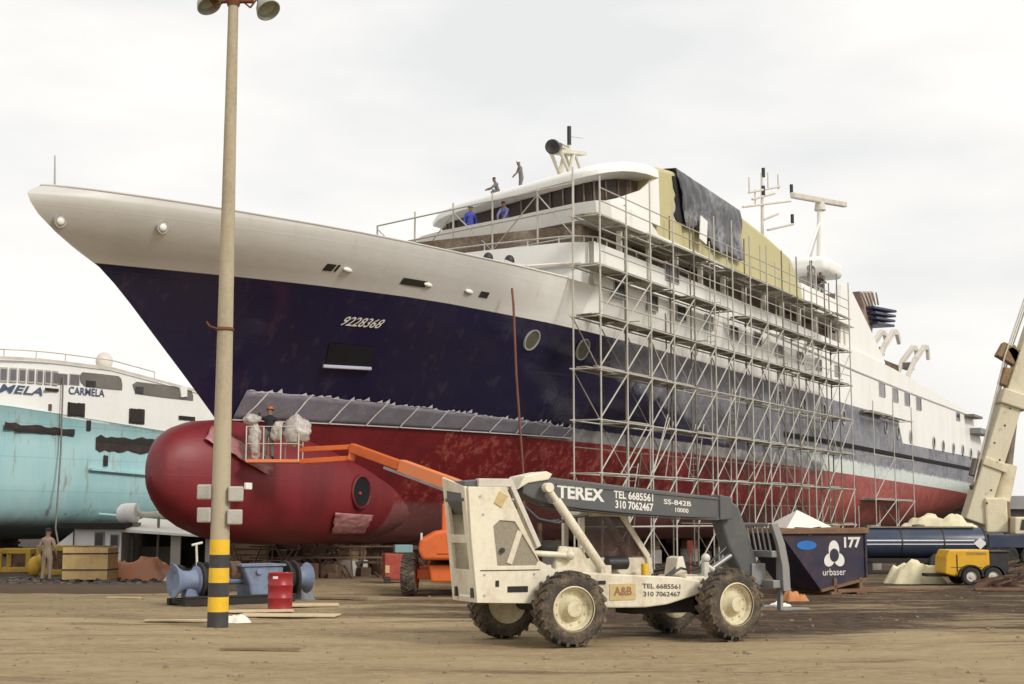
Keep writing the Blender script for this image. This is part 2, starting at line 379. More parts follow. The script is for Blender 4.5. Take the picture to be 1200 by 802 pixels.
# ------------------------------------------------------------------ camera, sky, sun
cam = bpy.data.cameras.new('camera'); cam.lens = 50; cam.sensor_width = 36; cam.clip_end = 6000
cam_o = bpy.data.objects.new('camera', cam); COL.objects.link(cam_o)
cam_o.location = (0, 0, HC); cam_o.rotation_euler = (PI/2+PITCH, 0, 0); scene.camera = cam_o
w = bpy.data.worlds.new('World'); scene.world = w; w.use_nodes = True
nt = w.node_tree; bg = nt.nodes['Background']
SUN_EL, SUN_AZ = 35, 134                       # overcast: a wide soft sun high behind the camera
sky = nt.nodes.new('ShaderNodeTexSky'); sky.sky_type = 'NISHITA'; sky.sun_disc = False
sky.sun_elevation = R(SUN_EL); sky.sun_rotation = R(SUN_AZ); sky.dust_density = 3
tc = nt.nodes.new('ShaderNodeTexCoord')
mp = nt.nodes.new('ShaderNodeMapping'); mp.inputs['Scale'].default_value = (1.6, 1.6, 5.0); nt.links.new(tc.outputs['Generated'], mp.inputs[0])
nz = nt.nodes.new('ShaderNodeTexNoise'); nz.inputs['Scale'].default_value = 1.7; nz.inputs['Detail'].default_value = 5; nz.inputs['Roughness'].default_value = .5
nt.links.new(mp.outputs[0], nz.inputs['Vector'])
cr = nt.nodes.new('ShaderNodeValToRGB'); e = cr.color_ramp.elements
SK = 8.5
e[0].position = .36; e[0].color = (.73*SK, .735*SK, .725*SK, 1); e[1].position = .58; e[1].color = (.92*SK, .885*SK, .845*SK, 1)
nt.links.new(nz.outputs['Fac'], cr.inputs[0])
mx = nt.nodes.new('ShaderNodeMix'); mx.data_type = 'RGBA'; mx.inputs[0].default_value = .93
nt.links.new(sky.outputs[0], mx.inputs[6]); nt.links.new(cr.outputs[0], mx.inputs[7]); nt.links.new(mx.outputs[2], bg.inputs['Color'])
bg.inputs['Strength'].default_value = .1
sun = bpy.data.lights.new('sun', 'SUN'); sun.energy = 1.5; sun.angle = R(14); sun.color = (1, .95, .86)
sun_o = bpy.data.objects.new('sun', sun); COL.objects.link(sun_o)
d = Vector((math.sin(R(SUN_AZ))*math.cos(R(SUN_EL)), math.cos(R(SUN_AZ))*math.cos(R(SUN_EL)), math.sin(R(SUN_EL))))
sun_o.rotation_euler = (-d).to_track_quat('-Z', 'Y').to_euler(); sun_o.location = d*60
vs = scene.view_settings; vs.view_transform = 'Standard'; vs.look = 'None'; vs.gamma = 1; vs.use_curve_mapping = False; vs.exposure = 0.5
# ------------------------------------------------------------------ ground: one sheet to the horizon, finely divided and rutted near the camera
def axis(lo, hi, fine0, fine1, step):
    v = []; a = fine0
    while a > lo: v.append(a); a -= max(step, (fine0-a)*.35+step)
    v.append(lo); v = v[::-1]; a = fine0+step
    while a < fine1: v.append(a); a += step
    a = fine1
    while a < hi: v.append(a); a += max(step, (a-fine1)*.35+step)
    return v+[hi]
xs = axis(-2500, 2500, -22, 24, .22); ys = axis(-400, 4000, 14, 52, .22)
def gz(x, y):
    if not (-40 < x < 45 and 8 < y < 75): return 0.0
    h = noise.fractal(Vector((x*.5, y*1.3, 1.7)), 1, 2, 4)*.035+noise.noise(Vector((x*2.3, y*2.8, 9)))*.008
    rut = math.sin(y*3.6+noise.noise(Vector((x*.12, y*.2, 4)))*5)
    return h-.012*max(0, rut-.4)
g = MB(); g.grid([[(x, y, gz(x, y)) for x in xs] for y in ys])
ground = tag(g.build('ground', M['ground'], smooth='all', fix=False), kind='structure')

# ------------------------------------------------------------------ the big ship, built in its own axes: x aft from the stem head, y to starboard, z up
ship = empty('cruise_ship', (BX, BY, 0), PI/2-TH, 'large passenger ship on keel blocks with navy hull, grey bow and red bulbous nose', 'ship')
S0 = pchip([(1.2, 15), (1.8, 13), (3.2, 11), (4.2, 9.8), (5.3, 8.6), (6.5, 7.15), (8, 5.25), (8.86, 4.16), (9.75, 2.85), (10.75, .6), (11.35, -.05)])
LEV = [1.2, 1.35, 1.8, 3.2, 5.3, 7.4, 9.75, 11.35]
HB = [pchip(t) for t in (
    [(15, 0), (18, .3), (22, 1.2), (28, 2.8), (36, 4.3), (48, 5.6), (60, 6.0), (74, 5.2), (83.29, 2.8), (93.14, .6), (103, .02), (126, .02)],
    [(14.5, 0), (17, .6), (20, 1.3), (25, 2.6), (32, 4.1), (44, 5.8), (58, 6.5), (74, 5.8), (86.57, 3.0), (96.43, .8), (106.29, .05), (126, .02)],
    [(13, 0), (16, .9), (20, 1.9), (25, 3.3), (32, 4.9), (42, 6.3), (56, 7.05), (74, 6.6), (89.86, 4.0), (101.36, 1.6), (111.22, .2), (126, .02)],
    [(11, 0), (13, .8), (16, 1.9), (20, 3.1), (24, 4.2), (30, 5.5), (40, 6.8), (50, 7.4), (62, 7.7), (80, 7.4), (99.72, 5.6), (112.86, 3.4), (126, .3)],
    [(8.6, 0), (9.5, .45), (11.4, 1.55), (16.1, 3.3), (20.9, 4.7), (24, 5.4), (30.6, 6.4), (39, 7.1), (47, 7.6), (56, 7.8), (89.86, 7.75), (109.57, 6.9), (126, 5.4)],
    [(6, 0), (7, .5), (8.6, 1.35), (12, 3.3), (16, 4.6), (20.5, 5.8), (25, 6.5), (32, 7.1), (43, 7.55), (54, 7.8), (93.14, 7.8), (112.86, 7.2), (126, 6.2)],
    [(2.85, 0), (3.85, .62), (5.2, 1.5), (7, 2.6), (9.4, 3.9), (13.2, 5.45), (17.5, 6.35), (21, 6.95), (28, 7.4), (43, 7.7), (54, 7.8), (96.43, 7.8), (112.86, 7.4), (126, 6.7)],
    [(-0.05, 0), (0.6, .48), (1.5, 1.1), (2.8, 1.9), (4.5, 2.85), (6.5, 3.8), (9, 4.9), (12.3, 5.95), (16.8, 7.0), (20.4, 7.5), (26, 7.8), (96.43, 7.8), (112.86, 7.4), (126, 6.8)])]
def hb(s, z):
    # half breadth; each level is followed at the same fraction aft of its own stem so the stem stays clean
    z = min(max(z, 1.2), 11.35); s0 = S0(z)
    if s <= s0: return 0.0
    u = (s-s0)/(126-s0)
    pts = [(L, f(S0(L)+u*(126-S0(L)))) for L, f in zip(LEV, HB)]
    return max(0.0, pchip(pts)(z))
def hull_hit(x, y, it=25):                     # the point of the port side seen at photo position x, y
    o = 4.0
    for _ in range(it):
        s, z = sz(x, y, o); o = .5*o+.5*hb(s, z)
    return s, z
DL = [0, .02, .06, .12, .2, .32, .5, .75, 1.1, 1.5, 2, 2.6, 3.3, 4.2, 5.2, 6.4, 7.8, 9.5, 11.5, 14, 17, 20, 24, 28, 33, 38, 44, 50, 56, 62, 68, 74, 80, 85, 90, 94, 97, 99.5, 101, 102.5, 104, 107, 111, 116, 120, 124, 126]
ZL = [11.354, 11.353, 11.352, 11.351, 11.2, 10.9, 10.5, 10.1, 9.75, 9.3, 8.8, 8.2, 7.5, 6.9, 6.2, 5.7, 5.3, 4.9, 4.4, 3.8, 3.2, 2.7, 2.2, 1.8, 1.55, 1.4, 1.3, 1.2]
def hull_row(z, side):
    s0 = S0(z); k = (126-s0)/126.0
    def cap(s): return interp([(98.5, 99), (99, 11.35), (101.5, 10.6), (104, 7.3), (126, 7.1)], s)
    q = {11.354: 1.0, 11.353: .72, 11.352: .42, 11.351: .18, 11.35: 1.0}.get(z, 0)
    def up(d): return z+.40*q*max(0, 1-d/15)**1.3      # the rail sweeps up towards the stem
    return [(s0+d*k+.55*q*q*math.exp(-d*1.2), -side*max(hb(s0+d*k, z), .0), min(up(d), cap(s0+d*k))) for d in DL]
h = MB()
rows = [hull_row(z, 1) for z in ZL]
h.grid(rows); h.grid([hull_row(z, -1) for z in ZL])
h.grid([rows[-1], hull_row(1.2, -1)])
h.grid([[r[-1] for r in rows], [(r[-1][0], -r[-1][1], r[-1][2]) for r in rows]])
# weld along the stem
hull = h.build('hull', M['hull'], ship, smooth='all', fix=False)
bm = bmesh.new(); bm.from_mesh(hull.data); bmesh.ops.remove_doubles(bm, verts=bm.verts[:], dist=.004)
bmesh.ops.recalc_face_normals(bm, faces=bm.faces[:]); bm.to_mesh(hull.data); bm.free()
hull.data.polygons.foreach_set('use_smooth', [True]*len(hull.data.polygons)); hull.data.set_sharp_from_angle(angle=R(50))
# bulbous bow
ssb = [5.22, 5.26, 5.36, 5.55, 5.9, 6.4, 7.2, 8.2, 9.4, 11, 12.6, 14.4, 16.2, 17.6, 18.8, 20, 21.5]
zt = pchip([(5.22, 3.45), (5.3, 3.95), (5.5, 4.45), (5.9, 4.85), (6.4, 5.1), (7.2, 5.32), (8.2, 5.42), (10, 5.42), (13, 5.15), (17, 4.5), (21.5, 3.3)])
zb = pchip([(5.22, 3.4), (5.3, 3.1), (5.5, 2.8), (5.9, 2.45), (6.4, 2.1), (7.2, 1.78), (8.2, 1.5), (10, 1.31), (12, 1.24), (16, 1.3), (17.6, 1.5), (19, 1.9), (21.5, 2.6)])
wb = pchip([(5.22, .02), (5.3, .28), (5.5, .5), (5.9, .8), (6.4, 1.08), (7.2, 1.4), (8.2, 1.68), (10, 1.98), (13, 2.1), (16, 2.05), (17.6, 1.9), (19, 1.7), (21.5, .9)])
rows = []
for s in ssb:
    zc = (zt(s)+zb(s))/2; r = []
    for k in range(33):
        a = 2*PI*k/32; c, si = math.cos(a), math.sin(a)
        e = 2/2.25
        r.append((s, wb(s)*math.copysign(abs(c)**e, c), zc+(zt(s)-zb(s))/2*math.copysign(abs(si)**e, si)))
    rows.append([(q[0]+.2*max(0, 1-(s-5.22)/6), q[1], q[2]) for q in r])
MB().grid(rows).build('bulbous_bow', M['hull'], ship, smooth='all')
# bulwark rim and fore deck
rim = MB()
for sd in (1, -1):
    pts = [(p[0], p[1], p[2]+.02) for p in hull_row(11.35, sd) if p[0] < 21.5]
    rim.path([(p[0]+.0, p[1], p[2]) for p in pts], .035, 6)
rim.build('bulwark_rail', M['hull'], ship, smooth=True)
fd = [(p[0]+.15, p[1]*.97, 10.2) for p in hull_row(10.2, 1) if p[0] < 24]; fs_ = [(p[0]+.15, p[1]*.97, 10.2) for p in hull_row(10.2, -1) if p[0] < 24]
MB().grid([fd, fs_]).build('foredeck', M['steeldark'], ship)
MB().tube((1.0, 0, 11.7), (.95, 0, 12.75), .035, .02).build('jack_staff', M['framegrey'], ship)

M['pocket'] = paint('pocket_dark', (.004, .004, .006), .9)
# hull details on the port side
def on_hull(s, z, off=.02): return (s, -(hb(s, z)+off), z)
def hull_patch(name, s0, s1, z0, z1, mat, off=.02, n=6, shear=0.0, parent=ship, solid=0):
    return MB().grid([[on_hull(s0+(s1-s0)*i/n+shear*j/n, z0+(z1-z0)*j/n, off) for i in range(n+1)] for j in range(n+1)]).build(name, mat, parent, smooth='all', solid=solid)
def hull_ring(name, s, z, r0, r1, mat, parent=ship, off=.03, ez=1.0):
    return MB().grid([[on_hull(s+rr*math.cos(a)*1.0, z+rr*ez*math.sin(a), o_) for a in [2*PI*k/24 for k in range(25)]] for rr, o_ in ((r0, off-.02), (r0, off+.05), (r1, off+.05), (r1, off-.02))]).build(name, mat, parent, smooth=True)
def hull_disc(name, s, z, r, mat, parent=ship, off=.015, ez=1.0):
    mb = MB(); mb.grid([[on_hull(s+rr*math.cos(2*PI*k/24), z+rr*ez*math.sin(2*PI*k/24), off) for k in range(25)] for rr in (.001, r*.5, r)])
    return mb.build(name, mat, parent, smooth='all')
# anchor pocket with a light lower lip
sa, za = hull_hit(380, 428); sb, zb_ = hull_hit(434, 431); sc_, zc_ = hull_hit(386, 402); sd_, zd_ = hull_hit(437, 408)
pocket = hull_patch('anchor_pocket', sa, sb, (za+zb_)/2, (zc_+zd_)/2, M['pocket'], .03, 6, sc_-sa)
lip = MB(); lip.bar(on_hull(sa-.1, za-.05, .12), on_hull(sb-.05, zb_-.05, .12), .12, .12); lip.build('sill', paint('lip_lilac', (.42, .42, .52), .4), pocket, bevel=.03)
# name-less registration number on the bow
s1, z1 = hull_hit(400, 376); s2, z2 = hull_hit(446, 380)
def regno(u, v):
    s = s1+(s2-s1)*u; z = z1+(z2-z1)*u+(v-.5)*.30
    return on_hull(s+.10*v, z, .02)
lettering('registration_number', '9228368', regno, M['whitelet'], ship, .012)
# fairleads and openings in the grey strake, bow lights
for (x0, x1, y) in ((380, 391, 313), (393, 396, 314.5), (470, 499, 329.5), (562, 572, 345)):
    a = hull_hit(x0, y); b = hull_hit(x1, y+ (x1-x0)*.14)
    o = hull_patch('mooring_opening', a[0], b[0], (a[1]+b[1])/2-.10, (a[1]+b[1])/2+.10, M['dark'], .02, 4)
for (x, y) in ((408, 316.5), (502, 334), (550, 342)):
    a = hull_hit(x, y); MB().ball(on_hull(a[0], a[1], .0), (.26, .07, .08)).build('fairlead_lip', M['white'], ship, smooth='all')
for (x, y) in ((190, 266.5), (70, 259)):
    a = hull_hit(x, y); c = Vector(on_hull(a[0], a[1], .03)); k = MB(); k.lathe(c, (-.25, -1, -.35), [(.0, .06), (.12, .05), (.15, .02), (.20, .03), (.21, -.06), (0, -.08)], 20); lr = k.build('bow_light', M['framegrey'], ship, smooth=True)
    MB().ball(c, (.14, .10, .14)).build('lens', paint('lamp_glass', (.85, .85, .8), .1), lr, smooth='all')
# round ports in the navy band
for (x, y) in ((622, 399), (682, 410)):
    a = hull_hit(x, y); k = .36 if x < 650 else .40
    rg = hull_ring('porthole', a[0], a[1], k, k+.045, M['framegrey'], ez=.95); hull_disc('pane', a[0], a[1], k, paint('port_glass', (.10, .10, .075), .15), rg, .03, .95)
for (x, y) in ((915, 467), (942, 475), (965, 482), (988, 489), (1038, 500), (1052, 507), (1067, 512), (1261, 516), (1094, 519), (1105, 523), (1117, 526), (1128, 528), (1138, 532), (1148, 534)):
    s, z = sz(x, y, 7.8); rg = hull_ring('porthole', s, z, .32, .42, M['framegrey'], ez=1.15); hull_disc('pane', s, z, .33, M['glass'], rg, .02, 1.15)
# bow thruster tunnel in the bulb, with its dark bore and hub
s, z = sz(422, 577, 2.05)
tp = MB(); tp.lathe((s, -1.2, z), (0, -1, 0), [(.0, 0), (.50, 0), (.50, .90), (.55, .96), (.61, .93), (.62, .7)], 28); tunnel = tp.build('thruster_tunnel', M['primerred'], ship, smooth=True)
MB().lathe((s, -2.115, z), (0, -1, 0), [(0, 0), (.51, .0)], 28).build('bore_shade', M['pocket'], tunnel)  # flat black disc carries the shade inside the tunnel mouth
MB().ball((s-.12, -2.12, z-.05), .07).build('hub', M['ladyred'], tunnel, smooth='all')
a = sz(289, 570, 2.0); MB().box((a[0], -2.06, a[1]), (.3, .12, .22)).build('anode', M['white'], ship, bevel=.03)
# bilge strake line under the bulb and black rubbing strake along the after body
rb = MB()
pr = [(s, 6.72-.0055*(s-46)) for s in range(46, 126, 4)]
rb.grid([[on_hull(s, z+dz, oo) for s, z in pr] for dz, oo in ((-.12, 0), (-.12, .10), (.12, .10), (.12, 0))]); rb.build('rubbing_strake', M['pocket'], ship, smooth=True)
rb = MB(); pr = [(s, 8.1-.013*(s-30)) for s in range(30, 56, 3)]
rb.grid([[on_hull(s, z+dz, oo) for s, z in pr] for dz, oo in ((-.03, 0), (-.03, .04), (.03, .04), (.03, 0))]); rb.build('weld_line', M['film'], ship, smooth=True)

# ---- superstructure
TOP = [(21, 13.05), (30, 13.08), (50, 12.95), (58, 12.85), (64, 12.75), (73, 12.5), (85, 11.85), (98, 11.3), (108, 11.36)]
uw = MB()
cols = [21.6, 22, 24, 27, 30, 34, 38, 43, 48, 53, 58, 64, 70, 76, 82, 88, 94, 97.5]
for sd in (1, -1):
    side = [[(s, -sd*min(7.8, hb(max(s, 26), 11.35)), z) for s in cols] for z in (11.35,)]+[[(s, -sd*7.8, max(11.352, interp(TOP, s))) for s in cols]]
    inn = [[(s, -sd*7.55, max(11.352, interp(TOP, s))) for s in cols], [(s, -sd*7.55, 11.2) for s in cols]]
    uw.grid(side+inn)
# rounded front of the deck house rising behind the fore deck
def front(o):  return 21.25+ .9*max(0, (abs(o)-6.6)/1.2)**2 + max(0, (2-o))*.16
oo = [7.8, 7.74, 7.6, 7.35, 7.0, 6.4, 5, 3, 1, -1, -3, -5, -6.4, -7.0, -7.6, -7.8]
uw.grid([[(front(o)-ds, -o, z) for o in oo] for z, ds in ((10.2, -.25), (12.05, -.2), (12.12, 0), (13.05, 0), (13.05, -.25), (12.1, -.25))])
upper = uw.build('upper_side', M['white'], ship, smooth=True)
# cap rail on it with short stanchions
cr_ = MB(); pr = [(front(o)+.05, -o, 13.3) for o in oo if o > -4][::-1]+[(s, -7.72, interp(TOP, s)+.27) for s in (23, 26, 29, 32)]
cr_.path(pr, .035, 6)
for p in pr: cr_.tube((p[0], p[1], p[2]-.3), p, .03, n=6)
cr_.build('cap_rail', M['steel'], ship, smooth=True)
# moulding along the after deck line
ml = MB(); pr = [(s, interp([(40, 11.98), (60, 11.47), (76, 11.22), (98, 11.0)], s)) for s in range(40, 99, 3)]
ml.grid([[(s, -(7.8+oo_), z+dz) for s, z in pr] for dz, oo_ in ((-.045, 0), (-.045, .05), (.045, .05), (.045, 0))]); ml.build('deck_moulding', M['framegrey'], ship)
# fan windows
def side_window(x, y, w_, h_, o=7.8, mat='glassgrey', fr='framegrey', name='window'):
    s, z = sz(x, y, o)
    f = MB()
    for a, b, c, d_ in ((-w_/2-.05, w_/2+.05, h_/2, h_/2+.05), (-w_/2-.05, w_/2+.05, -h_/2-.05, -h_/2), (-w_/2-.05, -w_/2, -h_/2, h_/2), (w_/2, w_/2+.05, -h_/2, h_/2)):
        f.bb(s+a, s+b, -o-.05, -o+.02, z+c, z+d_)
    fo = f.build(name, M[fr], ship)
    MB().bb(s-w_/2, s+w_/2, -o-.018, -o+.02, z-h_/2, z+h_/2).build('pane', M[mat], fo)
    return fo
for x, y in ((725.5, 340), (764.5, 355), (798, 367.5), (830.5, 378), (860, 390.5), (887, 397), (912.5, 411), (937.5, 419.5), (959, 427.5), (981, 435)):
    side_window(x, y, 1.05, .60, mat=random.choice(['glass', 'glass', 'glassgrey']))
for x, y in ((1033.5, 457), (1049, 463.5), (1063, 468), (1076.5, 473.5), (1122.5, 488.5)):
    side_window(x, y, 1.5 if x < 1100 else 1.4, .85 if x < 1100 else .6, mat='glassgrey' if x < 1060 else 'glass')
side_window(787, 320, 1.5, .75, mat='glass')
# promenade recess: bare steel wall with rough window openings, deck above
RW = 6.5
rw = MB(); rw.bb(23.2, 60, -RW, RW, 12.0, 14.15); recess = rw.build('promenade_house', M['recess'], ship)
for k, (x0, x1, y0, y1) in enumerate(((708, 720, 268, 281), (728, 733, 283, 292), (742, 752, 285, 296), (785, 793, 295, 303), (803, 822, 303, 316), (824, 832, 312, 326), (833, 842, 316, 330), (843, 851, 319, 333), (853, 861, 322, 337), (895, 914, 341, 358), (916, 936, 350, 368), (942, 955, 366, 378), (958, 966, 370, 384), (970, 978, 374, 388))):
    sA, zA = sz(x0, (y0+y1)/2, RW); sB, zB = sz(x1, (y0+y1)/2, RW); _, zc0 = sz((x0+x1)/2, y1, RW); _, zc1 = sz((x0+x1)/2, y0, RW)
    f = MB(); f.bb(sA-.08, sB+.08, -RW-.05, -RW+.01, zc0-.08, min(14.1, zc1+.08)); fo = f.build('window_opening', M['rust'] if k % 3 else M['framegrey'], recess)
    MB().bb(sA, sB, -RW-.062, -RW-.04, zc0, min(14.05, zc1)).build('dark_gap', M['dark'], fo)
for s in [24.5+3.1*i for i in range(12)]: MB().bb(s-.08, s+.08, -7.72, -7.5, interp(TOP, s)-.02, 14.0).build('promenade_post', M['davit'], ship)
# bridge deck: overhanging white band
def bfront(o):
    return interp([(-8, 33), (-6, 30), (-4.6, 27.6), (-3.8, 26.5), (-2.6, 25.6), (-1.2, 25.0), (.9, 24.45), (2.8, 24.0), (4.3, 23.5), (6.4, 22.85), (7.4, 22.75), (7.9, 23.1), (8.0, 23.6)], o)
bo = [8.0, 7.9, 7.7, 7.4, 7, 6.4, 5.4, 4.3, 3.5, 2.8, 1.8, .9, -.2, -1.2, -2, -2.6, -3.2, -3.8, -4.6, -6, -8]
bd = MB()
out = [(bfront(o), -o) for o in bo]; aft_p = [(60, 8.0), (60, -8.0)]
out = out[::-1]; ring = out+[(26.6, -8.0), (27.8, -8.0), (60, -8.0), (60, 7.0)]
ZT = [14.95]*len(out)+[14.95, 14.38, 14.38, 14.38]
rg2 = list(zip(ring, ZT))+[(ring[0], ZT[0])]
bd.grid([[(p[0]-ds if i < len(out) else p[0], p[1], zt_ if z > 14.5 else z) for i, (p, zt_) in enumerate(rg2)] for z, ds in ((14.15, -.55), (14.25, -.05), (14.95, .12))])
bd.grid([[(p[0]-ds if i < len(out) else p[0], p[1]*(1 if ds > 0 else .985), zt_ if z > 14.5 else z) for i, (p, zt_) in enumerate(rg2)] for z, ds in ((14.95, .12), (14.95, -.15), (14.3, -.15))])
bd.add([(p[0]+.55 if i < len(out) else p[0], p[1], 14.15) for i, p in enumerate(ring)], [list(range(len(ring)))])
bd.add([(p[0]+.15 if i < len(out) else p[0], p[1]*.985, 14.3) for i, p in enumerate(ring)], [list(range(len(ring)))])
# only the wings and front keep the high band; along the side it drops to a slab edge
bridge_deck = bd.build('bridge_deck', M['white'], ship, smooth=True, ang=30)
# roof edge of the bridge: (o, s, z) round the front and the port corner
RO = [(-4.6, 29.6, 16.35), (-3.6, 28.3, 16.25), (-2.95, 27.6, 16.2), (-1.5, 26.7, 16.2), (0, 26.05, 16.2), (1.1, 25.6, 16.2), (2.2, 25.15, 16.2), (3.3, 24.7, 16.2), (4.3, 24.3, 16.2), (5.2, 24.0, 16.21), (5.9, 23.75, 16.22), (6.5, 23.62, 16.25), (6.95, 23.75, 16.33), (7.3, 24.2, 16.47), (7.55, 25.0, 16.66), (7.68, 26.0, 16.84), (7.72, 27.2, 17.0), (7.72, 28.6, 17.12)]
inner = [(s_+1.0, -(o_*.90 if o_ > 0 else o_), z_) for o_, s_, z_ in RO]
bw = MB(); bw.grid([[(p[0]-dx, p[1], z if z < 16 else p[2]+.1) for p in inner] for z, dx in ((14.2, 0), (15.4, 0), (16.5, .1))]); bridge_wall = bw.build('bridge_front', M['rust'], ship, smooth=True)
for i in range(len(inner)-2):
    p = Vector((inner[i][0], inner[i][1], 0)).lerp(Vector((inner[i+1][0], inner[i+1][1], 0)), .3)
    MB().tube((p.x-.08, p.y-.02, 14.9), (p.x-.2, p.y-.02, inner[i][2]+.05), .045, n=6).build('window_mullion', M['recess'] if i % 3 else M['steeldark'], bridge_wall, smooth=True)
MB().grid([[(p[0]-.05, p[1], 15.15) for p in inner[:-2]], [(p[0]-.13, p[1], p[2]-.08) for p in inner[:-2]]]).build('window_band', M['opening'], bridge_wall)
rf = MB()
rf.grid([[(s_+dx, -o_*k, z_+dz) for o_, s_, z_ in RO] for dz, dx, k in ((-.04, 1.0, .9), (-.06, .5, .95), (0, .0, 1.0), (.18, -.03, 1.0), (.36, .08, .99), (.58, .6, .96), (.80, 1.4, .92), (1.05, 2.6, .86))])
nr = len(RO)
rf.add([(s_+2.6, -o_*.86, z_+1.05) for o_, s_, z_ in RO]+[(31.5, -6.6, 18.05), (33, 3.5, 17.5), (31, -2.5, 17.95)], [(i, i+1, nr+2) for i in range(nr-1)]+[(nr-1, nr, nr+2), (nr, nr+1, nr+2), (nr+1, 0, nr+2)])
rf.add([(s_+1.0, -o_*.9, z_-.04) for o_, s_, z_ in RO]+[(30.6, -6.9, 16.9), (30.6, 2.5, 16.3), (30, -2.5, 16.25)], [(i, i+1, nr+2) for i in range(nr-1)]+[(nr-1, nr, nr+2), (nr, nr+1, nr+2), (nr+1, 0, nr+2)])
rf.build('bridge_roof', M['white'], ship, smooth=True, ang=40)
# white shell that closes the window slit round the port corner
sh_ = [(6.3, 23.2, 14.95), (6.9, 23.25, 15.0), (7.35, 23.6, 15.12), (7.6, 24.3, 15.35), (7.72, 25.3, 15.72), (7.75, 26.4, 16.1), (7.75, 27.3, 16.6), (7.75, 28.4, 17.05)]
MB().grid([[(s_+.1, -o_, 14.9) for o_, s_, z_ in sh_], [(s_, -o_, z_) for o_, s_, z_ in sh_]]).build('bridge_wing', M['white'], ship, solid=.08)
GH = [(28.2, 14.3), (28.0, 16.6), (28.15, 17.3), (28.9, 17.72), (31, 17.95), (39.4, 17.62), (44, 17.25), (48.1, 16.75), (50.2, 14.95), (50.5, 14.3)]
MB().prism(GH, -7.62, -1.2).build('primed_house', M['olive'], ship, bevel=.22, seg=3, smooth=True)
# small roof box
p = sz(726, 195, 5); MB().box((p[0], -5, p[1]-.1), (.5, .5, .5)).build('roof_vent', M['white'], ship, bevel=.04)
# aft: bulwark fin, funnel, davits, dome, masts
MB().prism([(57.9, 12.6), (58.5, 16.8), (60.4, 16.9), (66.5, 14.2), (69, 12.9), (69, 12.4)], -7.62, -7.2).build('funnel_side', M['white'], ship, bevel=.05)
MB().bb(60, 96, -5.2, 5.2, 11.3, 12.3).build('after_house', M['white'], ship)
MB().bb(62, 76, -6.9, -6.75, 12.4, 13.35).build('boat_deck_screen', M['rust'], ship)
fu = MB(); a = sz(1003, 392, 4.0); zf = a[1]; sF = a[0]
fp = [sz(x, y, 4.0) for x, y in ((1001, 342), (1017, 342), (1018, 358), (1016, 400), (1006, 400), (1007, 362))]
funnel = MB().prism(fp, -4.4, -1.2).build('funnel', M['funnelbrown'], ship, bevel=.06)
lv = MB()
for k in range(5):
    p = sz(1003+k*4.2, 343, 4.0); q = sz(1009+k*3.4, 358, 4.0); lv.bar((p[0], -4.45, p[1]), (q[0], -4.45, q[1]), .12, .12)
lv.build('louvre', M['davit'], funnel)
for k in range(4):
    p = sz(1010+k*1.5, 361+k*6.2, 4.1); q = sz(1037-k*.8, 366+k*5.6, 4.1)
    fi = MB(); fi.bar((p[0], -3.9, p[1]), (q[0], -3.9, q[1]), 2.3, .2); fi.build('funnel_fin', M['funnelblue'], funnel, bevel=.05)
for x0, xt, yt, xe, ye in ((1026, 1047, 389, 1054, 402), (1060, 1083, 407, 1088, 422)):
    d_ = MB(); pts = [sz(x0, yt+44, 6.8), sz((x0+xt)/2, yt+16, 6.8), sz(xt, yt, 6.8), sz(xt+4, yt+1, 6.8), sz(xe, ye, 6.8)]
    for dy in (0, .9):
        for p, q in zip(pts, pts[1:]): d_.bar((p[0], -6.8+dy, p[1]), (q[0], -6.8+dy, q[1]), .26, .42)
    dv = d_.build('boat_davit', M['davit'], ship, bevel=.03)
    p = pts[1]; MB().box((p[0], -6.3, p[1]-.4), (1.3, .7, .5)).build('winch_box', M['steeldark'], dv, bevel=.04)
for x, y in ((1063, 462.5), (1119, 485), (1150, 500)):
    p = sz(x, y-3, 7.8)
pf = MB(); p = sz(1134, 488, 7.8); pf.bb(p[0]-1.5, p[0]+2.5, -8.6, -7.8, p[1]-.12, p[1]+.08); pf.build('side_platform', M['steeldark'], ship)
pf = MB(); p = sz(1143, 505, 7.8); pf.bb(p[0]-2.5, p[0]+3, -8.7, -7.8, p[1]-.35, p[1]+.1); pf.build('side_platform', M['mirror'], ship)
# radome house by the after mast
dm = MB(); p = sz(951, 316, 3.0); dm.box((p[0], -3.0, p[1]), (4.2, 3.4, 1.15)); dm.build('radar_platform', M['white'], ship, bevel=.42, seg=5, smooth=True)
MB().tube((p[0], -3, 14.2), (p[0], -3, p[1]), .9, n=16).build('dome_base', M['framegrey'], ship, smooth=True)
# scanner on its tripod
rp = MB(); top = sz(961, 246, 3.0); b = sz(962, 305, 3.0); b2 = sz(945, 305, 3.0)
rp.tube((b[0], -3, b[1]), (top[0], -3, top[1]), .32, .22, 10); rp.tube((b2[0], -3, b2[1]), (top[0], -3, top[1]-.8), .1, .08, 8); rp.tube((b[0]+1, -1.8, b[1]), (top[0], -3, top[1]-.8), .1, .08, 8)
radar = rp.build('radar_mast', M['white'], ship, smooth=True)
MB().tube((top[0], -3, top[1]-.05), (top[0], -3, top[1]+.55), .42, .34, 12).build('scanner_motor', M['davit'], radar, smooth=True)
a = sz(929, 229, 3.0); b = sz(990, 240, 3.0)
# scanner bar swung nearly across the line of sight
MB().bar((a[0], -3, a[1]), (b[0], -3, b[1]), .4, .42).build('scanner_bar', M['davit'], radar, bevel=.08)
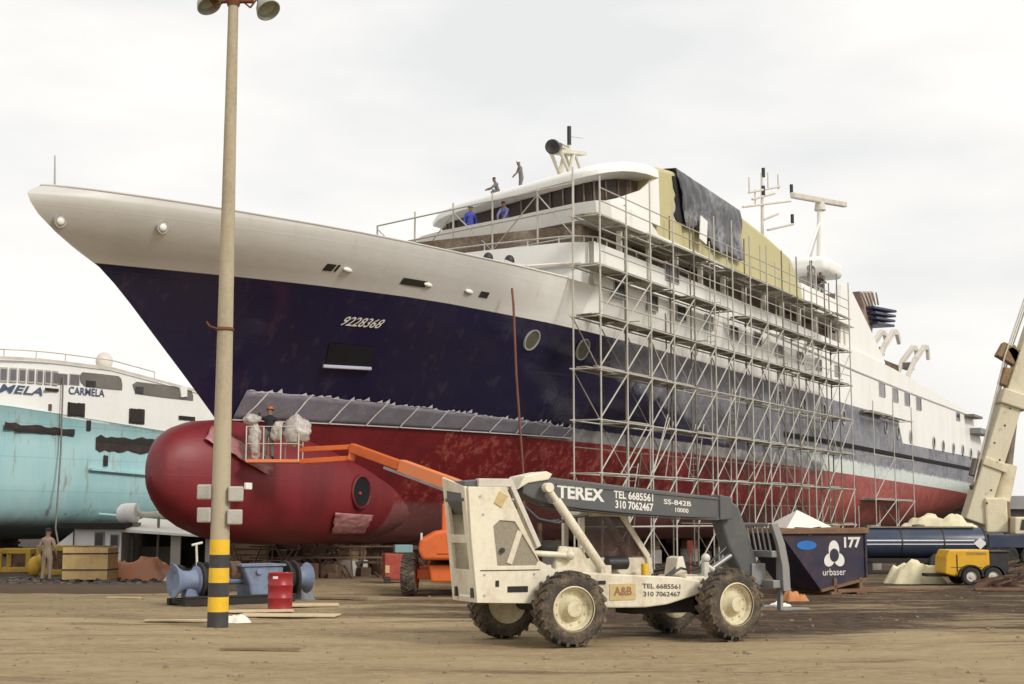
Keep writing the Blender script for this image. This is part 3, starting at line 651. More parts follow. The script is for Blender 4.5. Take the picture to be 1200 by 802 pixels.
# lattice aft mast with cross trees and lights
mm = MB(); b = sz(892, 268, 0.0); t = sz(893, 203, 0.0)
mm.tube((b[0], 0, b[1]-6), (t[0], 0, t[1]), .16, .1, 8)
for y, x0, x1 in ((239, 869, 925), (222, 876, 912), (266, 898, 928), (254, 893, 910), (230, 880, 906)):
    p = sz(x0, y+4, 0.0); q = sz(x1, y-3, 0.0); mm.tube((p[0], -.1, p[1]), (q[0], -.1, q[1]), .09, n=6)
for x, y in ((878, 218), (912, 214), (900, 212), (885, 232)):
    p = sz(x, y, 0.0); mm.tube((p[0], 0, p[1]-.5), (p[0], 0, p[1]+.6), .06, n=6)
mast = mm.build('signal_mast', M['davit'], ship, smooth=True)
for x, y in ((893, 224), (893, 203), (926, 222), (927, 257)):
    p = sz(x, y, 0.0); MB().tube((p[0], -.1, p[1]-.3), (p[0], -.1, p[1]+.35), .13, n=10).build('mast_light', M['black'], mast, smooth=True)
# forward mast on the bridge roof with its dark searchlight
fm = MB(); b = sz(662, 205, 2.5); b2 = sz(676, 204, 2.5); t = sz(667, 178, 2.5); f = sz(651, 178, 2.5); bk = sz(680, 181, 2.5); f2 = sz(656, 172, 2.5)
P3 = lambda p, y=-2.5: (p[0], y, p[1])
for dy in (-.25, .25):
    fm.tube(P3(b, -2.5+dy), P3(t, -2.5+dy), .13, .1, 8); fm.tube(P3(b2, -2.5+dy), P3(t, -2.5+dy), .08, .07, 8); fm.tube(P3(b, -2.5+dy), P3(f, -2.5+dy), .08, .09, 8)
fm.bar(P3(f), P3(bk), .7, .16); fm.bar(P3(f2), P3(t), .3, .12)
t2 = sz(667, 160, 2.5); t3 = sz(667, 150, 2.5); fm.tube(P3(t), P3(t2), .09, .06, 8); fm.tube(P3(t2), P3(t3), .015, n=5); a = sz(683, 162, 2.5); fm.tube(P3(t2), P3(a), .025, n=5)
fmast = fm.build('bridge_mast', M['davit'], ship, smooth=True)
p = sz(646, 171, 2.5); sl = MB(); sl.lathe((p[0]+.2, -2.5, p[1]), (-1, -.3, -.25), [(0, -.3), (.22, -.28), (.33, -.12), (.35, .2), (.30, .24), (.0, .05)], 20); sl.build('searchlight', M['black'], fmast, smooth=True)
p = sz(667, 158, 2.5); MB().tube(P3((p[0], p[1]-.5)), P3((p[0], p[1]+.4)), .10, n=10).build('mast_light', M['black'], fmast, smooth=True)
p = sz(659, 172, 2.5); MB().tube(P3((p[0]-.3, p[1])), P3((p[0]+.4, p[1])), .13, n=10).build('horn', M['steeldark'], fmast, smooth=True)
# two dark deck lamps on the bow-side of the deck house
for x, y in ((572, 303), (597, 306)):
    p = sz(x, y, 4.4 if x < 590 else 5.2); lo = MB(); o_ = 4.4 if x < 590 else 5.2
    lo.ball((p[0], -o_, p[1]), (.2, .2, .24)); lo.tube((p[0], -o_, p[1]-1.2), (p[0], -o_, p[1]), .05, n=6); lo.build('deck_lamp', M['black'], ship, smooth=True)
hr = MB(); pts = [sz(x, y, o_) for x, y, o_ in ((597, 308, 5.2), (607, 312, 5.6), (622, 314, 6.1), (650, 312, 6.8), (685, 310, 7.7))]
hr.path([(p[0]-.35, -o_, p[1]) for p, o_ in zip(pts, (5.2, 5.6, 6.1, 6.8, 7.7))], .07, 6); hr.build('pipe', M['davit'], ship, smooth=True)

# ------------------------------------------------------------------ masking film taped round the waterline of the bow
film = empty('masking_film', shipworld(14, 3, 5.5), 0, 'long grey plastic masking film taped round the navy hull just above the red paint', 'plastic sheet')
film.parent = None
film.location = (BX, BY, 0); film.rotation_euler = (0, 0, PI/2-TH)
ss = [8.9+.28*i for i in range(55)]
def ftop(s): return interp([(8.6, 6.42), (10, 6.38), (14, 6.22), (19, 6.05), (22, 5.95), (24.5, 5.75)], s)+.05*noise.noise(Vector((s*3, 0, 0)))
fr_ = []
for j in range(6):
    t = j/5.0
    fr_.append([(s, -(hb(s, 5.45+(ftop(s)-5.45)*t)+.06+.05*noise.noise(Vector((s*1.7, t*3, 2)))*math.sin(PI*t)), 5.44+(ftop(s)-5.44)*t) for s in ss])
MB().grid(fr_).build('film_sheet', M['film'], film, smooth='all', solid=.004)
tp = MB()
for s in [9.2+1.42*i for i in range(11)]:
    tp.grid([[on_hull(s+.35*t+dw+.012*math.sin(9*t+s), 5.46+(ftop(s)-5.44)*t, .13) for t in (0, .25, .5, .75, 1)] for dw in (-.03, .03)])
for s, s2 in zip(ss, ss[1:]):
    if random.random() < .85:
        z = ftop(s)+random.uniform(-.03, .05); tp.add([on_hull(s, z-.03, .08), on_hull(s2, z-.03, .08), on_hull(s2-.1, z+random.uniform(.0, .13), .09), on_hull(s+.08, z+random.uniform(.0, .03), .09)], [(0, 1, 2, 3)])
    tp.add([on_hull(s, 5.43, .09), on_hull(s2, 5.43, .09), on_hull(s2, 5.47, .09), on_hull(s, 5.47, .09)], [(0, 1, 2, 3)])
tp.build('tape', M['tape'], film)
# a loose wrinkled plastic patch on the bulb below, another under the platform
def patch(name, label, corners, off, mat, n=14, amp=.06, parent=None):
    c = [Vector(p) for p in corners]; rows = []
    for j in range(n+1):
        r = []
        for i in range(n+1):
            u, v = i/n, j/n
            p = c[0].lerp(c[1], u).lerp(c[3].lerp(c[2], u), v)
            k = noise.noise(p*1.9)*amp+noise.noise(p*5)*amp*.5
            r.append(p+Vector(off)*(abs(k)+.10+.35*math.sin(PI*u)*math.sin(PI*v))+Vector((0, 0, k*.4)))
        rows.append(r)
    return MB().grid(rows).build(name, mat, parent, smooth='all', solid=.006)
def bulbpt(x, y, add=.05):
    o = 1.9
    for _ in range(20):
        s, z = sz(x, y, o); zc = (zt(s)+zb(s))/2; hh = (zt(s)-zb(s))/2; q = min(1, abs(z-zc)/max(hh, .01)); o = .5*o+.5*max(.2, wb(s)*(1-q**2.25)**(1/2.25))
    return shipworld(s, o+add, z)
cl = paint('pinkish_plastic', (.42, .20, .20), .25, (.24, .06, .07), .8, 3, bump=.8, bscale=5)
def bulb_patch(c, label, n=16):
    rows = []
    for j in range(n+1):
        r = []
        for i in range(n+1):
            u, v = i/n, j/n
            x = (c[0][0]*(1-u)+c[1][0]*u)*(1-v)+(c[3][0]*(1-u)+c[2][0]*u)*v; y = (c[0][1]*(1-u)+c[1][1]*u)*(1-v)+(c[3][1]*(1-u)+c[2][1]*u)*v
            e = noise.noise(Vector((x*.15, y*.15, 2)))
            r.append(bulbpt(x+2.5*noise.noise(Vector((u*4, v*4, 9)))*(i in (0, n) or j in (0, n)), y, .06+.10*abs(e)+.05*abs(noise.noise(Vector((x*.5, y*.5, 5))))))
        rows.append(r)
    return tag(MB().grid(rows).build('plastic_patch', cl, None, smooth='all', solid=.006), label, 'plastic sheet')
bulb_patch([(238, 514), (312, 557), (322, 541), (246, 499)], 'loose pinkish plastic strip stuck on the red bulb behind the concrete pole')
bulb_patch([(386, 626), (424, 626), (436, 604), (391, 601)], 'crinkled plastic patch low on the red bulb below the dark thruster hole')

# ------------------------------------------------------------------ dark tarpaulin hung over the yellow-green house
tg = []
for j in range(22):
    v = j/21; r = []
    for i in range(26):
        u = i/25
        s = 30.6+.9*v*(1-u)+(39.4-30.6)*u*(1-.03*v)
        z0 = 15.35+.55*noise.noise(Vector((u*3, 7, 1)))-.25*(u > .55); z1 = 17.95-.035*(s-31)
        z = z1+(z0-z1)*v
        y = -7.62-.10-.22*abs(noise.noise(Vector((s*1.1, 3, z*.45))))-.10*abs(noise.noise(Vector((s*3, 8, z*.8))))
        if v < .12: y = -7.0-.6*v/.12-.25*v/.12; z = z1+.08
        r.append((s, y-.18*abs(math.sin(s*2.4+z*1.1+3*noise.noise(Vector((s*.5, z*.5, 5)))))*v, z))
    tg.append(r)
tarp = MB().grid(tg).build('tarpaulin', M['tarpgrey'], None, smooth='all', solid=.02)
tarp.location = (BX, BY, 0); tarp.rotation_euler = (0, 0, PI/2-TH)
tag(tarp, 'crumpled grey and black tarpaulin draped over the yellow-green upper house of the ship', 'tarpaulin')
k = MB(); k.grid([[(30.35+.5*t+.5*noise.noise(Vector((t*4, 2, 6))), -7.66, 17.6-2.0*t) for t in [i/8 for i in range(9)]], [(31.5+.35*t, -7.70, 17.75-2.1*t) for t in [i/8 for i in range(9)]]]); k.build('tarp_shadow_strip', M['blackcloth'], tarp, solid=.02)  # black strip put in as the shadow gap at the tarp's left edge
wb_ = MB(); a = sz(822, 270, 7.95); wb_.box((a[0], -8.05, a[1]), (.9, .05, 1.15), ry=.15); o = wb_.build('white_board', M['white'], None, bevel=.01)
o.location = (BX, BY, 0); o.rotation_euler = (0, 0, PI/2-TH); tag(o, 'small white board leaning on the grey tarpaulin above the scaffold', 'board')

# ------------------------------------------------------------------ scaffolds
def scaffold(name, label, s0, s1, o0, o1, bays, levels, top, width=1.15, seedv=1, plank_lv=(), tri=True, skip=0.1, rails=True, endcut=None):
    rnd = random.Random(seedv)
    root = empty(name, (BX, BY, 0), PI/2-TH, label, 'scaffold')
    P = lambda k, row, z: Vector((s0+(s1-s0)*k/bays, -(o0+(o1-o0)*k/bays-row*width), z))
    for k in range(bays+1):
        for row in (0, 1):
            t = top+rnd.uniform(-.4, .9)
            if endcut and k > bays-2: t = endcut+rnd.uniform(0, .6)
            p = P(k, row, 0); st = MB(); st.tube(p, (p.x+rnd.uniform(-.06, .06), p.y, t), .037, n=8)
            st.box((p.x, p.y, .03), (.2, .2, .06))
            for z in levels: st.tube((p.x, p.y, z-.09), (p.x, p.y, z+.06), .062, n=8)
            st.build('standard', M['steel'] if rnd.random() < .8 else M['steeldark'], root, smooth=True)
    for li, z in enumerate(levels):
        for row in (0, 1):
            q = MB(); q.tube(P(0, row, z)-Vector((.3, 0, 0)), P(bays, row, z)+Vector((.3, 0, 0)), .031, n=8); q.build('ledger', M['steel'], root, smooth=True)
        if rails and z < 5:
            q = MB(); q.tube(P(0, 1, z+1.0), P(bays, 1, z+1.0), .026, n=6); q.build('guard_rail', M['steeldark'], root, smooth=True)
        if rails and z > 9:
            for dz in (.55, 1.05):
                b = bays if rnd.random() < .6 else bays-4
                q = MB(); q.tube(P(0, 0, z+dz), P(b, 0, z+dz), .025, n=6); q.build('guard_rail', M['steel'], root, smooth=True)
        for k in range(bays+1):
            if li: q = MB(); q.tube(P(k, 0, z), P(k, 1, z), .034, n=6); q.build('transom', M['steel'], root, smooth=True)
    for li, z in enumerate(levels):
        for k in range(bays):
            lv = plank_lv.get(li, .5) if plank_lv else .5
            if rnd.random() < lv:
                a, b, c, d_ = P(k, .06, z+.06), P(k+1, .06, z+.06), P(k+1, .94, z+.06), P(k, .94, z+.06)
                q = MB(); n = 4
                for i in range(n):
                    if rnd.random() < .12: continue
                    f0, f1 = i/n+.02, (i+1)/n-.02
                    A, B_, C_, D_ = a.lerp(d_, f0), b.lerp(c, f0), b.lerp(c, f1), a.lerp(d_, f1); e = (B_-A).normalized()*rnd.uniform(-.12, .12)
                    up = Vector((0, 0, .05)); vs8 = [A+e, B_+e, C_+e, D_+e]; q.add(vs8+[v+up for v in vs8], [(0, 3, 2, 1), (4, 5, 6, 7), (0, 1, 5, 4), (1, 2, 6, 5), (2, 3, 7, 6), (3, 0, 4, 7)])
                if q.v: q.build('platform', M['platform'] if (z < 8.5 or rnd.random() < .2) else M['plank'], root)
    if tri:
        zs = [0.1]+list(levels)
        for li in range(len(zs)-2):
            for k in range(bays):
                if rnd.random() > skip:
                    q = MB(); q.tube(P(k, 0, zs[li]+.1), P(k+1, 0, zs[li+1]-.05), .031, n=6); q.build('brace', M['steel'], root, smooth=True)
                if rnd.random() > .12 and li < 5:
                    q = MB(); q.tube(P(k, 1, zs[li+1]-.05), P(k+1, 1, zs[li]+.1), .024, n=6); q.build('cross_brace', M['steel'] if rnd.random() < .5 else M['steeldark'], root, smooth=True)
    if bays > 6:
        for k, li in ((1, 0), (4, 1), (6, 2), (9, 3), (11, 4), (5, 4)):
            a = P(k+.35, .5, levels[li]); b = P(k+.75, .5, levels[li+1]+.5); q = MB(); e = Vector((0, .2, 0))
            q.tube(a-e, b-e, .024, n=6); q.tube(a+e, b+e, .024, n=6)
            for i in range(9): c = a.lerp(b, (i+.5)/9); q.tube(c-e, c+e, .016, n=5)
            q.build('ladder', M['steel'], root, smooth=True)
        for i in range(26):           # loose putlogs, spare tubes and ties that break the grid
            k = rnd.uniform(0, bays-1); li = rnd.randrange(0, len(levels)-2); z = levels[li]
            t = rnd.random(); q = MB()
            if t < .4: q.tube(P(k, rnd.choice((0, 1)), z), P(k+rnd.uniform(.3, 1.2), rnd.choice((0, 1)), levels[li+1]+rnd.uniform(-.6, .6)), .026, n=6)
            elif t < .7: q.tube(P(k, -.3, z+.1), P(k, 1.4, z+.12), .026, n=6)
            else: q.tube(P(k, rnd.uniform(0, 1), max(.05, z-1.9)), P(k+rnd.uniform(-.1, .1), rnd.uniform(0, 1), levels[li+1]+rnd.uniform(.2, 1.2)), .034, n=7)
            q.build('loose_tube', M['steel'] if t < .6 else M['steeldark'], root, smooth=True)
    return root
scaffold('scaffold', 'tall multi level tube scaffold with plank decks along the middle of the navy ship', 19.9, 52.6, 8.85, 9.6, 14, [1.85, 3.85, 5.85, 7.8, 9.8, 11.75, 13.7], 15.3, 1.15, 3,
         {0: .1, 1: .35, 2: .4, 3: .6, 4: .95, 5: .95, 6: 1.0}, endcut=15.8)
scaffold('scaffold', 'low sparse scaffold by the after side of the ship, nearest the crane boom', 61, 71.5, 8.7, 8.7, 2, [1.6, 3.4, 6.2, 8.9], 9.4, 1.1, 9, {0: .1, 1: .9, 2: .2, 3: .4}, skip=.2, rails=False)
# the railing-like scaffold across the front of the bridge
root = empty('scaffold', (BX, BY, 0), PI/2-TH, 'single row of scaffold tubes across the front of the bridge above the grey bow', 'scaffold')
fx = [(442, 272, 302), (486, 256, 300), (531, 246, 300), (577, 234, 296), (630, 228, 292), (672, 217, 292)]
FO = []
for x, yt, yb in fx:
    # stand the tubes in a plane just ahead of the bridge band
    lo, hi = -9.0, 9.0
    for _ in range(40):
        o = (lo+hi)/2
        if sz(x, 280, o)[0] > 22.6-.28*(o-4): lo = o
        else: hi = o
    C = 22.6-.28*(o-4)
    FO.append((C, o)); p0 = sz(x, yb, o); p1 = sz(x, yt, o)
    q = MB(); q.tube((C, -o, 10.2), (C, -o, p1[1]+.3), .042, n=8); q.build('standard', M['steel'], root, smooth=True)
for dz, zz in ((0, 15.55), (0, 13.35), (0, 14.55)):
    q = MB(); q.path([(c, -o, zz) for c, o in FO], .036, 6); q.build('ledger', M['steel'], root, smooth=True)
for i, ((c, o), (c2, o2)) in enumerate(zip(FO, FO[1:])):
    q = MB(); a, b = (15.4, 13.4) if i % 2 == 0 else (13.4, 15.4)
    q.tube((c, -o, a), (c2, -o2, b), .026, n=6); q.build('brace', M['steel'], root, smooth=True)

# hose hanging down the navy side
hs = MB(); pts = [on_hull(18.0, 11.2, .15), on_hull(18.1, 10.4, .12), on_hull(18.35, 8.6, .3)]
a = sz(600, 338, 6.95); b = sz(605, 440, 6.95); c = sz(613, 552, 6.8)
pts = [(a[0], -6.95, a[1]), (a[0]+.02, -7.0, a[1]-.6), (b[0], -6.95, b[1]), (c[0], -6.8, c[1]), (c[0]+.35, -6.7, .1)]
hs.path(pts, .045, 8); hs = hs.build('hose', M['rope'], None, smooth=True); hs.location = (BX, BY, 0); hs.rotation_euler = (0, 0, PI/2-TH)
tag(hs, 'brown hose hanging straight down the navy bow from a white fairlead', 'hose')

# ------------------------------------------------------------------ keel blocks and side shores
def keel_block(h, w_=1.1, d_=.7):
    r = empty('keel_block', (0, 0, 0))
    MB().box((0, 0, .3), (w_, d_, .6)).build('concrete_base', M['concretegrey'], r, bevel=.03)
    q = MB(); n = max(1, int((h-.6)/.18)); t = (h-.6)/n
    for i in range(n): q.box((0, 0, .6+t*(i+.5)), (w_*.9 if i % 2 else w_*.8, d_*.9, t*.92))
    q.build('timber_packing', M['timber'], r, bevel=.015)
    return r
kb = keel_block(1.17); first = True
for i in range(28):
    s = 16.5+3.1*i
    o = kb if first else copy_tree(kb); first = False
    o.location = shipworld(s, 0, 0); o.rotation_euler.z = PI/2-TH+random.uniform(-.05, .05)
    tag(o, 'concrete block with dark timber packing, one of the row under the ship keel', 'keel block', 'keel blocks under the ship')
for i in range(17):
    s = 24+4.1*i; oo_ = min(6.0, hb(s, 1.5)*.75)
    o = copy_tree(kb); o.location = shipworld(s, oo_, 0); o.rotation_euler.z = PI/2-TH+random.uniform(-.1, .1); o.scale = (1, 1, 1.12)
    tag(o, 'concrete and timber side block under the red bilge of the ship, port side row', 'keel block', 'side blocks under the ship')
def shore(p, q): 
    m = MB(); m.tube(p, q, .09, n=8); m.box((p[0], p[1], .05), (.5, .5, .1)); return m
# ------------------------------------------------------------------ the turquoise ship lying behind, to the left
LO = -31.0                                     # its port side lies on this line, parallel to the big ship
left = empty('cargo_ship', (BX, BY, 0), PI/2-TH, 'old turquoise hulled ship with white bridge house and rust holes behind the big ship', 'ship')
L = lambda x, y, o=LO: sz(x, y, o)
s0L, zk = L(0, 632); 
def deck(x): return L(x, interp([(0, 475), (100, 492), (180, 505), (240, 514)], x))
sA, zA = deck(0); sB, zB = deck(240)
def zd(s): return zA+(zB-zA)*(s-sA)/(sB-sA)
def lo_half(s): return interp([(sA-24, .2), (sA-20, 1.8), (sA-14, 4.2), (sA-8, 5.8), (sA-2, 6.7), (sA+4, 7.0), (sA+70, 7.0)], s)
lh = MB(); srow = [sA-24, sA-22, sA-20, sA-17, sA-14, sA-11, sA-8, sA-5, sA-2, sA+1, sA+4, sA+10, sA+20, sA+35, sA+50, sA+65]
CY = -(LO-7.0)
for sd in (-1, 1):
    lh.grid([[(s+(zd(s)-z)*.35*max(0, (sA-s)/24), CY+sd*(lo_half(s)-dy*min(1, lo_half(s)/7)), z if z < 50 else zd(s)+dz) for s in srow] for z, dy, dz in ((99, -.05, .05), (99, 0, 0), (zA*.75+.1, .0, 0), (zA*.5, .1, 0), (zA*.34, .35, 0), (zA*.24, 1.0, 0), (zA*.165, 2.0, 0), (1.0, 3.6, 0), (.98, 6.9, 0))])
M['shade'] = paint('shaded_grey_recess', (.15, .14, .125), .8, (.25, .23, .2), .5, .6)  # grey-beige with the shadow of the side gaps put into the colour
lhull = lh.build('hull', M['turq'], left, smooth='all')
def on_left(x0, x1, y0, y1, name, mat, off=.03, parent=left, ragged=0, sh=.095, lip=None, seed=1):
    # a panel on the ship's side between two photo columns, following the sheer of the ship
    rnd = random.Random(seed); n = 14 if ragged else 1
    a = L(x0, y0); b = L(x1, y0+(x1-x0)*sh); c = L(x0, y1)
    hgt = a[1]-c[1]; rows = []
    up = []; dn = []
    for i in range(n+1):
        t = i/n; s = a[0]+(b[0]-a[0])*t; z = a[1]+(b[1]-a[1])*t
        up.append((s, -(LO+off), z-ragged*hgt*rnd.random()*.5)); dn.append((s, -(LO+off), z-hgt+ragged*hgt*rnd.random()*.5))
    return MB().grid([up, dn]).build(name, mat, parent, solid=.02)
on_left(5, 87, 494, 503, 'torn_plating', M['opening'], .05, ragged=.7, seed=4)
on_left(18, 86, 501, 506, 'torn_plating', M['dark'], .06, ragged=.6, seed=6)
on_left(112, 186, 509, 530, 'torn_plating', M['opening'], .05, ragged=.4, seed=2, sh=.06)
on_left(114, 184, 511, 520, 'torn_plating', M['dark'], .06, ragged=.6, seed=3, sh=.06)
on_left(101, 106, 492, 506, 'gouge', M['dark'], .05, ragged=.3, seed=8); on_left(121, 126, 533, 547, 'gouge', M['dark'], .05, ragged=.3, seed=9)
q = MB(); a = L(104, 550); b = L(172, 556); q.bar((a[0], -(LO+.1), a[1]), (b[0], -(LO+.1), b[1]), .15, .12); q.build('rubbing_bar', M['turq'], left)
q = MB(); a = L(115, 602); b = L(140, 604); q.bar((a[0], -(LO+.02), a[1]), (b[0], -(LO+.02), b[1]), .1, .1); q.build('rubbing_bar', M['turq'], left)
# white house with rounded bridge front and one continuous side
zt0 = L(130, 434)[1]; zt1 = L(240, 463)[1]; sf = L(72, 440)[0]; sr = L(330, 480)[0]
def roofz(s): return interp([(sf-30, zt0-.35), (sf-2, zt0-.02), (L(130, 434)[0], zt0), (L(240, 463)[0], zt1), (sr, zt1-.2)], s)
W = 7.0
plan = [(sr, LO)]+[(s, LO) for s in (L(240, 463)[0], L(180, 450)[0], L(130, 440)[0], sf+.2)]
cx_, ry_ = sf, W
for k in range(1, 12):
    a = PI/2*k/11; plan.append((sf-6.2*math.sin(a), LO-7+7*math.cos(a)))
plan += [(sf-6.2*math.sin(PI/2*(11-k)/11), LO-7-7*math.cos(PI/2*(11-k)/11)) for k in range(1, 12)]+[(sr, LO-14)]
hs_ = MB()
hs_.grid([[(s, -o, (zd(s)-.1) if b == 0 else roofz(s)) for s, o in plan] for b in (0, 1)])
hs_.add([(s, -o, roofz(s)) for s, o in plan], [list(range(len(plan)))])
house = hs_.build('deck_house', M['white'], left, smooth=True, ang=25)
q = MB(); q.grid([[(s-(.25 if i > 4 else 0), -o-(.12 if i < 12 else 0), roofz(s)+dz) for i, (s, o) in enumerate(plan)] for dz in (.0, .18)]); q.build('roof_edge', M['davit'], left)
q = MB(); pr = [(s, -o-.05, roofz(s)+.6) for s, o in plan[2:18]]; q.path(pr, .04, 6)
for p in pr[::2]: q.tube((p[0], p[1], p[2]-.5), p, .035, n=6)
q.build('roof_railing', M['davit'], left)
def on_front(k0, k1, z0, z1, off=.06):
    # panel on the rounded bridge front between two angles
    r = []
    for t in (k0, (k0+k1)/2, k1):
        a = R(t); r.append((sf-(6.2+off)*math.sin(a), -(LO-7+(7+off)*math.cos(a))))
    return [[(p[0], p[1], z) for p in r] for z in (z0, z1)]
wz1 = L(60, 436)[1]; wz0 = L(60, 449.5)[1]
for k in range(11):
    a0 = 3+4.6*k
    f = MB(); f.grid(on_front(a0-.2, a0+3.4, wz0-.08, wz1+.08, .05)); fo = f.build('bridge_window', M['framegrey'], house, solid=.03)
    MB().grid(on_front(a0+.3, a0+2.9, wz0+.05, wz1-.02, .09)).build('pane', M['glassgrey'], fo, solid=.02)
for (x0, x1, y0, y1) in ((64, 79, 437, 450), (81, 93, 438, 451)):
    fo = on_left(x0, x1, y0, y1, 'side_window', M['framegrey'], .03, house); on_left(x0+1, x1-1, y0+1, y1-.7, 'pane', M['glassgrey'], .05, fo)
def rounded_gap(x0, x1, y0, y1, sh, mat, name, off=.04, r=.35):
    a = L(x0, y0); b = L(x1, y0+(x1-x0)*sh); c = L(x0, y1); hgt = a[1]-c[1]; pts = []
    for t, dz in ((.06, 0), (.5, 0), (.90, -.02), (.97, -.2*hgt), (1.0, -.6*hgt), (1, -hgt), (.5, -hgt), (.12, -hgt*.95), (.03, -.7*hgt), (0, -.25*hgt)):
        pts.append((a[0]+(b[0]-a[0])*t, -(LO+off), a[1]+(b[1]-a[1])*t+dz))
    return MB().add(pts, [list(range(len(pts)))]).build(name, mat, house, solid=.02)
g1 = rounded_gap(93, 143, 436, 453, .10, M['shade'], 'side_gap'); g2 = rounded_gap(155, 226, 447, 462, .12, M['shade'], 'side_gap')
on_left(100, 111, 446, 453, 'inner_window', M['glass'], .08, g1); on_left(158, 167, 453, 461, 'inner_window', M['glass'], .08, g2, sh=.12)
q = MB()
for k in range(3): a = L(209+k*.6, 456+k*4); b = L(217, 455+k*4); q.bar((a[0], -(LO+.12), a[1]), (b[0], -(LO+.12), b[1]), .1, .22)
q.build('step', M['white'], g2)
for (x0, x1, y0, y1) in ((79, 99, 471, 488), (151, 169, 478, 497), (209, 228, 487, 492)):
    on_left(x0, x1, y0, y1, 'cargo_door', M['opening'], .05, house, ragged=.12, seed=x0); on_left(x0+1.5, x1-3, y0+1, y1-2, 'dark_gap', M['dark'], .08, house)
on_left(52, 68, 454.5, 458, 'vent_slot', M['dark'], .05, house)
def lname(x0, x1, y0, y1, sh, off=.05):
    a = L(x0, y0); b = L(x1, y0+(x1-x0)*sh); c = L(x0, y1)
    return lambda u, v: (a[0]+(b[0]-a[0])*u, -(LO+off), c[1]+(b[1]-a[1])*u+(a[1]-c[1])*v)
lettering('name_lettering', 'CARMELA', lname(80, 122, 453, 462, .09), M['bluelet'], house, .015)
# the same name in big letters curving round the front
za0 = L(30, 452)[1]; za1 = L(30, 462)[1]
def curved(u, v):
    a = R(52-40*u); return (sf-(6.27)*math.sin(a), -(LO-7+7.07*math.cos(a)), za1+(za0-za1)*v+.15*(1-u))
lettering('name_lettering', 'CARMELA', curved, M['bluelet'], house, .02, .3)
q = MB(); q.grid(on_front(6, 70, L(30, 479)[1], L(30, 471)[1], .05)); q.build('shelter_opening', M['rust'], house, solid=.02)
q = MB(); a = L(190, 440); q.tube((a[0], -(LO-5), zt1-.3), (a[0], -(LO-5), L(195, 420)[1]), .3, .25, 10); b = L(195, 425)
q.ball((a[0], -(LO-5), b[1]+.3), (.55, .55, .6)); q.bar((a[0]-1.6, -(LO-5), b[1]-.6), (a[0]+1.6, -(LO-5), b[1]-.8), .5, .15); q.build('radar_mast', M['davit'], left, smooth=True)
a = L(226, 455); q = MB(); q.ball((a[0], -(LO-3), a[1]), (1.2, 1, .5)); q.build('life_raft', M['white'], left, smooth='all')
# mooring line down the side
q = MB(); a = L(71, 442); b = L(56, 620)
q.path([(a[0], -(LO+.2), a[1]), ((a[0]+b[0])/2+.2, -(LO+.3), (a[1]+b[1])/2), (b[0], -(LO+.6), b[1]), (b[0]+.1, -(LO+1), .0)], .05, 6); ln = q.build('mooring_line', M['steeldark'], None, smooth=True)
ln.location = (BX, BY, 0); ln.rotation_euler = (0, 0, PI/2-TH); tag(ln, 'thin dark line hanging down the turquoise hull to the yard above the standing man', 'rope')
for i in range(12):
    o = copy_tree(kb); o.location = shipworld(sA-12+6*i, LO-6.5, 0); o.scale = (3, 1.4, .84); o.rotation_euler.z = PI/2-TH
    tag(o, 'wide concrete and timber block in the shade under the turquoise ship', 'keel block', 'keel blocks under the turquoise ship')

# ------------------------------------------------------------------ telescopic handler: x forward, y left, z up
TA = R(25); TX, TY = .55, 25.2
th = empty('telehandler', (TX, TY, 0), TA, 'muddy cream telescopic handler with grey boom parked in front of the ship', 'telehandler')
S = 'sm'
def wheel(parent, name, c, r, wdt, rimmat, tyremat, steer=0.0, lugs=22, hubside=-1, n=40):
    w_ = empty(name, c, steer); w_.parent = parent
    t = MB(); hw = wdt/2
    t.lathe((0, -hw, 0), (0, 1, 0), [(r*.56, .02), (r*.60, 0), (r*.78, -.015), (r*.90, .02), (r*.945, .07), (r*.95, hw), (r*.945, wdt-.07), (r*.90, wdt-.02), (r*.78, wdt+.015), (r*.60, wdt), (r*.56, wdt-.02)], n)
    for k in range(lugs):
        for sd in (-1, 1):
            a = 2*PI*(k+(.5 if sd > 0 else 0))/lugs; da = .20
            def pt(an, y, rr): return (rr*math.sin(an), y, rr*math.cos(an))
            wa = .105
            y0, y1 = sd*hw*1.02, sd*-.02*wdt
            lo = [pt(a-wa/2+da, y0, r*.88), pt(a+wa/2+da, y0, r*.88), pt(a+wa/2, y1, r*.93), pt(a-wa/2, y1, r*.93)]
            hi = [pt(a-wa/2.6+da, y0*.985, r*.985), pt(a+wa/2.6+da, y0*.985, r*.985), pt(a+wa/2.6, y1, r*1.0), pt(a-wa/2.6, y1, r*1.0)]
            t.add(lo+hi, [(0, 1, 2, 3), (4, 5, 6, 7), (0, 1, 5, 4), (1, 2, 6, 5), (2, 3, 7, 6), (3, 0, 4, 7)])
    t.build('tyre', tyremat, w_, smooth=True, ang=35)
    m = MB(); m.lathe((0, hubside*hw, 0), (0, -hubside, 0), [(r*.57, -.01), (r*.60, .0), (r*.575, .03), (r*.53, .05), (r*.50, .12), (r*.36, .14), (r*.30, .10), (r*.235, .06), (r*.20, -.02), (0, -.03)], 36)
    m.lathe((0, -hubside*hw, 0), (0, hubside, 0), [(r*.57, 0), (r*.5, .12), (0, .15)], 30)
    rim = m.build('rim', rimmat, w_, smooth=True)
    b = MB()
    for k in range(10):
        a = 2*PI*k/10; b.tube((r*.42*math.sin(a), hubside*(hw-.155), r*.42*math.cos(a)), (r*.42*math.sin(a), hubside*(hw-.11), r*.42*math.cos(a)), .018, n=6)
    b.build('wheel_bolts', M['creamwheel'], rim)
    return w_
mudtyre = M['tyre']
wheel(th, 'wheel', (-.02, -1.02, .63), .635, .40, M['creamwheel'], mudtyre, R(-3))
wheel(th, 'wheel', (3.18, -1.02, .63), .635, .40, M['creamwheel'], mudtyre, R(6))
